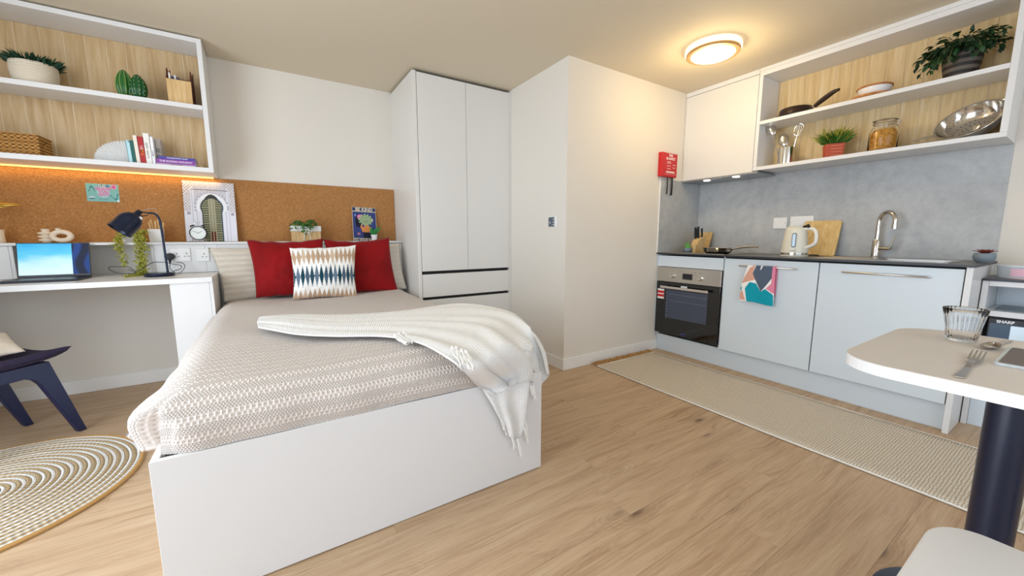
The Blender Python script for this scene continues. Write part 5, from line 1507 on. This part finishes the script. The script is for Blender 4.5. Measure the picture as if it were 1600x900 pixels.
# alarm clock
p = lpos(311.5, 377, 3.53)
ac = thing('alarm_clock', 'small black twin-bell alarm clock in front of the arch print', 'clock', p)
cc_ = p+V((0, 0, .062)); rC = .050
AM = Matrix.Translation(cc_)@Matrix.Rotation(pi/2, 4, 'X')
mb = MB(); mb.M = AM; mb.lathe([(.0001, -.018), (rC*.9, -.018), (rC, -.010), (rC, .014), (rC*.97, .019), (rC*.90, .019), (rC*.88, .014), (.0001, .014)], 44).build('case', BLACK, ac, smooth=True)
mb = MB(); mb.M = AM; mb.lathe([(.0001, .0150), (rC*.87, .0150), (rC*.87, .0143)], 40).build('face', mat('clock_face', '#eef4f0', .4), ac)
mb = MB(); mb.M = AM
for k in range(12):
    a = 2*pi*k/12; q = V((cos(a), sin(a), 0))*rC*.76; mb.box(q.x-.0011, q.x+.0011, q.y-.0011, q.y+.0011, .0151, .0156)
mb.build('hour_marks', BLACK, ac)
for nm, a, L in (('minute_hand', R(152), .030), ('hour_hand', R(28), .021)):
    mb = MB(); mb.M = AM@Matrix.Rotation(a, 4, 'Z'); mb.box(-.004, L*1.2, -.0009, .0009, .0157, .0164); mb.build(nm, BLACK, ac)
for sx in (-1, 1):
    mb = MB(); mb.M = Matrix.Translation(cc_+V((sx*.029, 0, .047)))@Matrix.Rotation(sx*.5, 4, 'Y'); mb.lathe([(.0001, .010), (.008, .0095), (.014, .005), (.016, 0), (.0001, 0)], 20).build('bell', BLACK, ac, smooth=True)
    MB().tube([cc_+V((sx*.032, 0, -.038)), p+V((sx*.040, 0, .001))], .0032, 8).build('foot', CHROME, ac)
MB().tube([cc_+V((-.022, 0, .058)), cc_+V((-.016, 0, .073)), cc_+V((.016, 0, .073)), cc_+V((.022, 0, .058))], .0015, 6).build('handle', CHROME, ac)
# planter box behind cushions
p = lpos(479, 377, 3.56)
x0, x1 = PY(455, 366, 3.53).x, PY(502, 366, 3.53).x
zt_ = PY(479, 353, 3.53).z; zw = PY(479, 361.5, 3.53).z
pb = thing('planter_box', 'wooden planter with white trim, ribbon bow and trailing greenery behind the cushions', 'planter', ((x0+x1)/2, 3.56, LT))
n_ = 7
for i in range(n_):
    bxo('slat', x0+.002+(x1-x0-.004)*i/n_+.0006, x0+.002+(x1-x0-.004)*(i+1)/n_-.0006, 3.531, 3.537, LZ, zw, LWOOD, pb, bevel=.001)
bxo('box', x0+.003, x1-.003, 3.5375, 3.63, LZ, zw, LWOOD, pb)
bxo('white_trim', x0-.001, x1+.001, 3.527, 3.634, zw+.0005, zt_, mat('white_washed', '#ecebe6', .7), pb)
RB = mat('ribbon_white', '#eeebe2', .7); cxr = (x0+x1)/2+.004
for sx in (-1, 1):
    mb = MB(); mb.tube([(cxr, 3.526, zw), (cxr+sx*.020, 3.520, zw+.006), (cxr+sx*.032, 3.520, zw-.002), (cxr+sx*.018, 3.522, zw-.010), (cxr, 3.526, zw-.002)], .0035, 6).build('bow_loop', RB, pb, smooth=True)
    mb = MB(); mb.tube([(cxr, 3.526, zw), (cxr+sx*.018, 3.522, zw-.025), (cxr+sx*.024, 3.524, LZ+.008)], .0035, 6).build('ribbon_tail', RB, pb, smooth=True)
ivy(V(((x0+x1)/2, 3.55, zt_)), pb, 26, .15, 11, LEAFM, mat('leaf_green_b', '#2f6b2a', .5), STEMG, (-.3, -.3, -.2), .030, .75)
# poster
c4 = [PY(553, 378, 3.60), PY(590, 380, 3.60), PY(586.5, 325.5, 3.66), PY(549, 324, 3.66)]
ctr = (c4[0]+c4[1]+c4[2]+c4[3])/4; cx = ((c4[1]-c4[0])+(c4[2]-c4[3]))/2; cyv = ((c4[3]-c4[0])+(c4[2]-c4[1]))/2
cyv = cyv-cx.normalized()*cyv.dot(cx.normalized()); PW_, PH_ = cx.length, cyv.length+.0
ctr = ctr+cyv.normalized()*.004
PMx = frame(ctr, cx, cyv)
po = thing('poster', 'small navy poster reading BE KIND with a plant-haired woman on the ledge', 'poster', (ctr.x, 3.62, LT))
mb = MB(); mb.M = PMx; mb.box(-PW_/2, PW_/2, -PH_/2, PH_/2, -.004, -.0003); mb.build('card', PAPER, po)
def poster(u, v):
    if u < .022 or u > .978 or v > .985 or v < .015: return '#c9b99a'
    if .865 < v < .885 or .095 < v < .112: return '#d8c7a6'
    if v > .885 or v < .095: return '#2b3560'
    # hair of spiky leaves
    dx, dy = (u-.55)/.30, (v-.64)/.17; a = atan2(dy, dx); r_ = sqrt(dx*dx+dy*dy)
    if r_ < .72+.35*abs(sin(a*6.5)) and not (r_ < .35 and v < .60): return '#a9b98a' if sin(a*13+r_*6) > 0 else '#7f9a78'
    if ((u-.55)/.10)**2+((v-.52)/.07)**2 < 1: return '#d98a4e' if not (abs(u-.545) < .035 and abs(v-.505) < .010) else '#b3262a'
    if abs(u-.55) < .045 and .42 < v < .50: return '#d98a4e'
    if ((u-.60)/.20)**2+((v-.36)/.11)**2 < 1 and v > .28: return '#d98a4e'
    if .42 < u < .86 and .112 < v < .30+.04*sin((u-.4)*14): return '#16162c'
    if ((u-.30)/.10)**2+((v-.72)/.065)**2 < 1: return '#e784b8'
    if ((u-.24)/.12)**2+((v-.60)/.20)**2 < 1 and v > .42: return '#131325'
    if abs((u-.33)-(.50-v)*.55) < .05 and .28 < v < .50: return '#d98a4e'
    if ((u-.24)/.06)**2+((v-.235)/.035)**2 < 1 and abs(u-.24) > .012: return '#e07f8c'
    if ((u-.13)/.05)**2+((v-.76)/.03)**2 < 1: return '#7f8fd0'
    if ((u-.80)/.06)**2+((v-.63)/.035)**2 < 1: return '#e9c9c0'
    return '#34407a'
painted('print', PMx, PW_, PH_, poster, 90, 130, PRINT, po)
INKC = mat('cream_lettering', '#e6d9bd', .5)
text('lettering', 'BE KIND', PH_*.125, PMx@Matrix.Translation(V((0, PH_*.433, .0004))), INKC, po, bold=.0008)
text('lettering', 'TO YOUR MIND', PH_*.085, PMx@Matrix.Translation(V((0, -PH_*.447, .0004))), INKC, po, bold=.0005)
# small plant in white pot
p = lpos(585, 377, 3.555)
wp_ = thing('potted_plant', 'small plant with broad upright green leaves in a white pot by the poster', 'plant', p)
MB().at(p).lathe([(.0001, 0), (.019, 0), (.026, .045), (.029, .046), (.029, .054), (.025, .054), (.0001, .048)], 28).build('pot', CERM, wp_, smooth=True)
for d, L in (((-.55, -.1, 1), .085), ((-.25, .2, 1), .075), ((.35, -.1, 1), .085), ((.75, 0, .95), .10), ((.1, -.3, 1), .06), ((-.8, -.2, .8), .06), ((.55, .3, .8), .07)):
    MB().leaf(p+V((0, 0, .048)), d, (0, -1, .1), L, .022, .06).build('leaf', mat('fresh_green_leaf', '#2f8a3c', .45), wp_, smooth=True, solid=.002)
# teal print on the cork
tl, tr, br, bl = PY(133.5, 286, 3.666), PY(184.5, 289, 3.666), PY(187.5, 316, 3.666), PY(136, 314, 3.666)
ctr = (tl+tr+br+bl)/4; cx = ((tr-tl)+(br-bl))/2; cyv = ((tl-bl)+(tr-br))/2
TW_, TH_ = cx.length, cyv.length; cyv = cyv-cx.normalized()*cyv.dot(cx.normalized())
TMx = frame(ctr, cx, cyv); tpn = thing('pinned_card', 'small teal card with pink lettering pinned on the cork board', 'card', ctr)
mb = MB(); mb.M = TMx; mb.box(-TW_/2, TW_/2, -TH_/2, TH_/2, -.0022, -.0003); mb.build('card', PAPER, tpn)
def teal(u, v):
    if ((u-.52)/.20)**2+((v-.55)/.33)**2 < 1: return '#a7ccc9'
    if ((u-.85)/.09)**2+((v-.86)/.14)**2 < 1: return '#d98cb6' if ((u-.85)/.05)**2+((v-.86)/.08)**2 > 1 else '#c25a90'
    if ((u-.66)/.06)**2+((v-.87)/.10)**2 < 1: return '#5f7fa8'
    if abs(sin(u*19+v*4)*.16+.30-v) < .035 and u > .68 and u < .97: return '#2f6673'
    if ((u-.15)/.10)**2+((v-.20)/.08)**2 < 1: return '#d5dfe0' if v > .2 else '#4e6f88'
    for (x_, y_, a_) in ((.16, .80, .3), (.14, .78, 1.4), (.2, .8, 2.3), (.10, .62, .9), (.24, .66, 2)):
        dx, dy = u-x_, (v-y_)*.6; l_ = dx*cos(a_)+dy*sin(a_); q = -dx*sin(a_)+dy*cos(a_)
        if abs(l_) < .07 and abs(q) < .012: return '#3d7480'
    if ((u-.95)/.035)**2+((v-.06)/.06)**2 < 1: return '#eef3f3'
    if ((u-.48)/.13)**2+((v-.93)/.05)**2 < 1: return '#2f4a55' if sin(u*120) > 0 else '#d7e0de'
    return '#7fb9b5'
painted('print', TMx, TW_, TH_, teal, 90, 54, PRINT, tpn)
PK = mat('pink_lettering', '#d76fae', .5)
for s_, y_ in (('GOOD', .17), ('YOU', 0), ('GOT', -.17)):
    text('lettering', s_, TH_*.21, TMx@Matrix.Translation(V((TW_*.02, TH_*(y_+.06), .0004))), PK, tpn, bold=.0012)
text('lettering', 'THIS TODAY', TH_*.07, TMx@Matrix.Translation(V((TW_*.0, TH_*-.36, .0004))), mat('slate_lettering', '#5d6d86', .5), tpn)

# ================================================================ DESK THINGS
DZ = DT+.0006
# laptop
ly = 3.40
a = PY(27.5, 431.5, ly); b = PY(143, 430.5, ly); c = PY(141, 377, ly+.035); d = PY(28, 378, ly+.035)
sx0, sx1 = a.x, b.x; sw = sx1-sx0
lt = thing('laptop', 'open laptop with a bright blue screen on the left of the desk', 'laptop', ((sx0+sx1)/2, 3.3, DZ))
bxo('base', sx0-.002, sx1+.002, ly-.215, ly-.003, DZ, DZ+.013, mat('laptop_dark', '#20222c', .35, .3), lt, bevel=.003)
mb = MB()
for r_ in range(5):
    for k in range(13): mb.box(sx0+.018+k*(sw-.036)/13, sx0+.018+(k+.86)*(sw-.036)/13, ly-.045-r_*.018, ly-.030-r_*.018, DZ+.0131, DZ+.0142)
mb.build('keys', mat('key_black', '#0d0f16', .4), lt, kind='stuff')
bxo('touchpad', (sx0+sx1)/2-.05, (sx0+sx1)/2+.05, ly-.200, ly-.140, DZ+.0131, DZ+.0135, mat('pad_grey', '#2d3038', .3), lt, bevel=0)
sh = .205
SMx = frame(((sx0+sx1)/2, ly, DZ+.014), (1, 0, 0), (0, .18, 1))
mb = MB(); mb.M = SMx; mb.box(-sw/2, sw/2, 0, sh, -.006, 0); ls = mb.build('screen_lid', BLACK, lt, bevel=.002)
mb = MB(); mb.M = SMx; mb.grid(lambda u, v: ((u-.5)*(sw-.008), .012+(sh-.018)*v, .0006), 2, 2); mb.build('display', SCREEN, ls, uv=[(0, 0), (1, 0), (0, 1), (1, 1)])
# desk lamp
def DP(u, v, y): return PY(u, v, y)
lb = PY(249.5, 428, 3.28); lb = V((lb.x, 3.28, DZ))
dl = thing('desk_lamp', 'navy metal desk lamp with dome shade on the desk', 'lamp', lb)
MB().at(lb).lathe([(.0001, 0), (.073, 0), (.075, .003), (.075, .019), (.072, .022), (.0001, .023)], 44).build('base', LAMPN, dl, smooth=True)
sp0 = PY(262, 423, 3.28); sp0.z = DZ+.022
pts = [sp0, PY(253, 362, 3.28), PY(250, 346, 3.28), PY(246.5, 338, 3.28), PY(240, 333.5, 3.28), PY(231, 333, 3.28)]
mb = MB(); mb.tube([pts[0], (pts[0]+pts[1])/2]+[crom(pts[1:], i/16) for i in range(17)], .0062, 10).build('stem', LAMPN, dl, smooth=True)
neck = PY(213, 335.5, 3.27); jn = PY(231, 333, 3.28)
mb = MB(); mb.tube([jn, (jn+neck)/2+V((0, 0, .012)), neck+V((.01, 0, .012))], .004, 8).tube([jn+V((0, 0, -.012)), (jn+neck)/2+V((0, 0, -.014)), neck+V((.016, 0, -.006))], .003, 8)
mb.build('joint_arms', LAMPN, dl, smooth=True, kind='stuff')
jx = PY(219.5, 341, 3.25); mb = MB(); mb.M = Matrix.Translation(jx)@Matrix.Rotation(pi/2, 4, 'X'); mb.lathe([(.0001, .010), (.009, .009), (.011, .004), (.011, -.008), (.0001, -.008)], 20).build('knob', mat('pale_knob', '#d7d3cf', .3, .5), dl, smooth=True)
open_c = PY(187, 360, 3.235); axs = (open_c-neck).normalized(); Ls = (open_c-neck).length
xa_ = V((0, 1, 0))-axs*axs.y; LM = frame(neck, xa_, axs.cross(xa_))
if (LM.to_3x3()@V((0, 0, 1))).dot(axs) < 0: LM = frame(neck, xa_, -(axs.cross(xa_)))
mb = MB(); mb.M = LM
Rs = .060
mb.lathe([(.0001, -.030), (.014, -.030), (.016, -.004), (.020, .002), (Rs*.62, .010), (Rs*.86, .030), (Rs*.97, .055), (Rs, Ls), (Rs*1.05, Ls+.003)], 44).build('shade', LAMPN, dl, smooth=True, angle=180, solid=.0015)
mb = MB(); mb.M = LM; mb.sphere((0, 0, Ls*.45), .022, 16, 10).build('bulb', mat('bulb_white', '#efece4', .3), dl, smooth=True)
mb = MB(); mb.tube([PY(220, 330, 3.28), PY(232, 326, 3.29), PY(243, 326, 3.30), PY(247, 337, 3.30)], .0013, 5).build('wire', mat('pale_wire', '#b9b4ac', .4), dl, smooth=True)
# cable on the desk
CB = mat('dark_cable', '#3a3c40', .5)
mb = MB(); z_ = DZ+.003
pts = [PY(270, 424, 3.36), PY(282, 420, 3.38), PY(283, 415, 3.39), PY(272, 413, 3.42), PY(258, 410, 3.42), PY(240, 410, 3.40), PY(228, 416, 3.38), PY(214, 424, 3.36), PY(200, 417, 3.35), PY(183, 417, 3.36), PY(172, 417, 3.36), PY(171, 421, 3.33), PY(185, 427, 3.28), PY(205, 428, 3.26), PY(212, 426, 3.30), PY(200, 421, 3.36)]
for q in pts: q.z = max(q.z, z_)
mb.tube([crom(pts, i/90) for i in range(91)], .0023, 6); o = mb.build('cable', CB, None, smooth=True)
tag(o, 'thin dark cable looping over the desk behind the lamp base', 'cable')
ph = PY(237, 421.5, 3.36); o = MB().at((ph.x, 3.36, DZ), rz=.25).box(-.03, .03, -.012, .012, 0, .012).build('cable_adapter', BLACK, None, bevel=.003)
tag(o, 'small black cable adapter lying behind the lamp base', 'adapter')
# sockets over the desk
fy = 3.4845
for (u0, u1, v0, v1, n_, lab) in ((265.5, 299, 388, 407.5, 2, 'white double wall socket with a black plug above the desk'), (306, 328, 389, 408, 1, 'white wall socket half hidden by the cream pillow')):
    a = PY(u0, v0, fy); b = PY(u1, v1, fy)
    t = thing('power_socket', lab, 'socket', ((a.x+b.x)/2, fy, b.z))
    bxo('plate', a.x, b.x, fy-.009, fy-.0006, b.z, a.z, SOCK, t, bevel=.002)
    mb = MB(); zc = (a.z+b.z)/2
    for i in range(n_):
        c = a.x+(b.x-a.x)*((i+.62)/n_)
        mb.box(c-.003, c+.003, fy-.0096, fy-.0090, zc+.004, zc+.013); mb.box(c-.015, c-.007, fy-.0096, fy-.009, zc-.014, zc-.009).box(c+.007, c+.015, fy-.0096, fy-.009, zc-.014, zc-.009)
    mb.build('pin_holes', mat('hole_grey', '#6c6b6a', .6), t)
    mb = MB()
    for i in range(n_):
        c = a.x+(b.x-a.x)*((i+.3)/n_); mb.box(c-.010, c+.010, fy-.011, fy-.0092, zc+.014, zc+.026)
    mb.build('rocker_switch', TRIM, t, bevel=.001)
pc_ = PY(265, 401, 3.455); pg = thing('plug', 'black plug with a cord in the socket behind the lamp stem', 'plug', pc_)
mb = MB(); mb.M = Matrix.Translation(pc_)@Matrix.Rotation(pi/2, 4, 'X'); mb.lathe([(.0001, .018), (.020, .017), (.027, .008), (.028, -.018), (.0001, -.018)], 28, sq=.85).build('body', BLACK, pg, smooth=True)
mb = MB(); mb.tube([pc_+V((0, -.005, -.018)), pc_+V((0, -.006, -.045))], .005, 8, rs=[.010, .004]).build('strain_relief', BLACK, pg)
pts = [pc_+V((0, -.006, -.045)), PY(266, 420, 3.44), PY(276, 427, 3.42), PY(284, 424, 3.42), PY(289, 416, 3.43), PY(285, 411, 3.44), PY(276, 410, 3.45)]
for q in pts: q.z = max(q.z, z_)
mb = MB(); mb.tube([crom(pts, i/40) for i in range(41)], .0022, 6).build('cord', CB, pg, smooth=True)
# trailing plant on the ledge behind the lamp
p = lpos(203, 377, 3.55)
tr_ = thing('trailing_plant', 'trailing yellow-green plant in a white pot hanging from ledge to desk behind lamp', 'plant', p)
MB().at(p).lathe([(.0001, 0), (.034, 0), (.044, .055), (.041, .055), (.0001, .045)], 28).build('pot', CERM, tr_, smooth=True)
rnd = random.Random(21); mb = MB(); ms = MB()
def vine(pts, n, spread, L):
    cs = [crom(pts, i/30) for i in range(31)]; ms.tube(cs, .0009, 4)
    for i in range(n):
        t = rnd.random(); q = crom(pts, t)+V((rnd.gauss(0, spread), rnd.gauss(0, spread*.6), rnd.gauss(0, spread*.6)))
        d = V((rnd.uniform(-1, 1), rnd.uniform(-1, .2), rnd.uniform(-.9, .5))).normalized(); mb.leaf(q, d, (rnd.uniform(-1, 1), -1, rnd.uniform(-.5, 1)), L*rnd.uniform(.7, 1.3), L*.75, .1)
top = p+V((0, -.02, .058))
A = [top, PY(190, 366, 3.50), PY(187, 380, 3.452), PY(190, 398, 3.45), PY(194, 414, 3.45)]
vine(A, 150, .010, .015); vine([top, PY(192, 364, 3.49), PY(183, 374, 3.45), PY(186, 390, 3.45)], 120, .011, .015)
for k in range(4):
    Bv = [top, PY(212+k*2, 362+k, 3.49), PY(214+k*3.5, 376, 3.45), PY(218+k*2.5, 398, 3.44), PY(221+k, 418+k*2, 3.43), PY(223-k*3, 429, 3.40)]
    for q in Bv: q.z = max(q.z, DZ+.006)
    vine(Bv, 230, .011, .014)
Cv = [PY(222, 426, 3.40), PY(212, 430, 3.36), PY(198, 433, 3.30)]
for q in Cv: q.z = DZ+.006
vine(Cv, 110, .007, .013)
vine([top+V((-.03, 0, 0)), top+V((.03, -.01, .01)), PY(225, 362, 3.5)], 140, .014, .013)
mb.build('foliage', mat('trailing_leaf', '#a3a23c', .5), tr_, kind='stuff'); ms.build('stems', STEMG, tr_, kind='stuff')
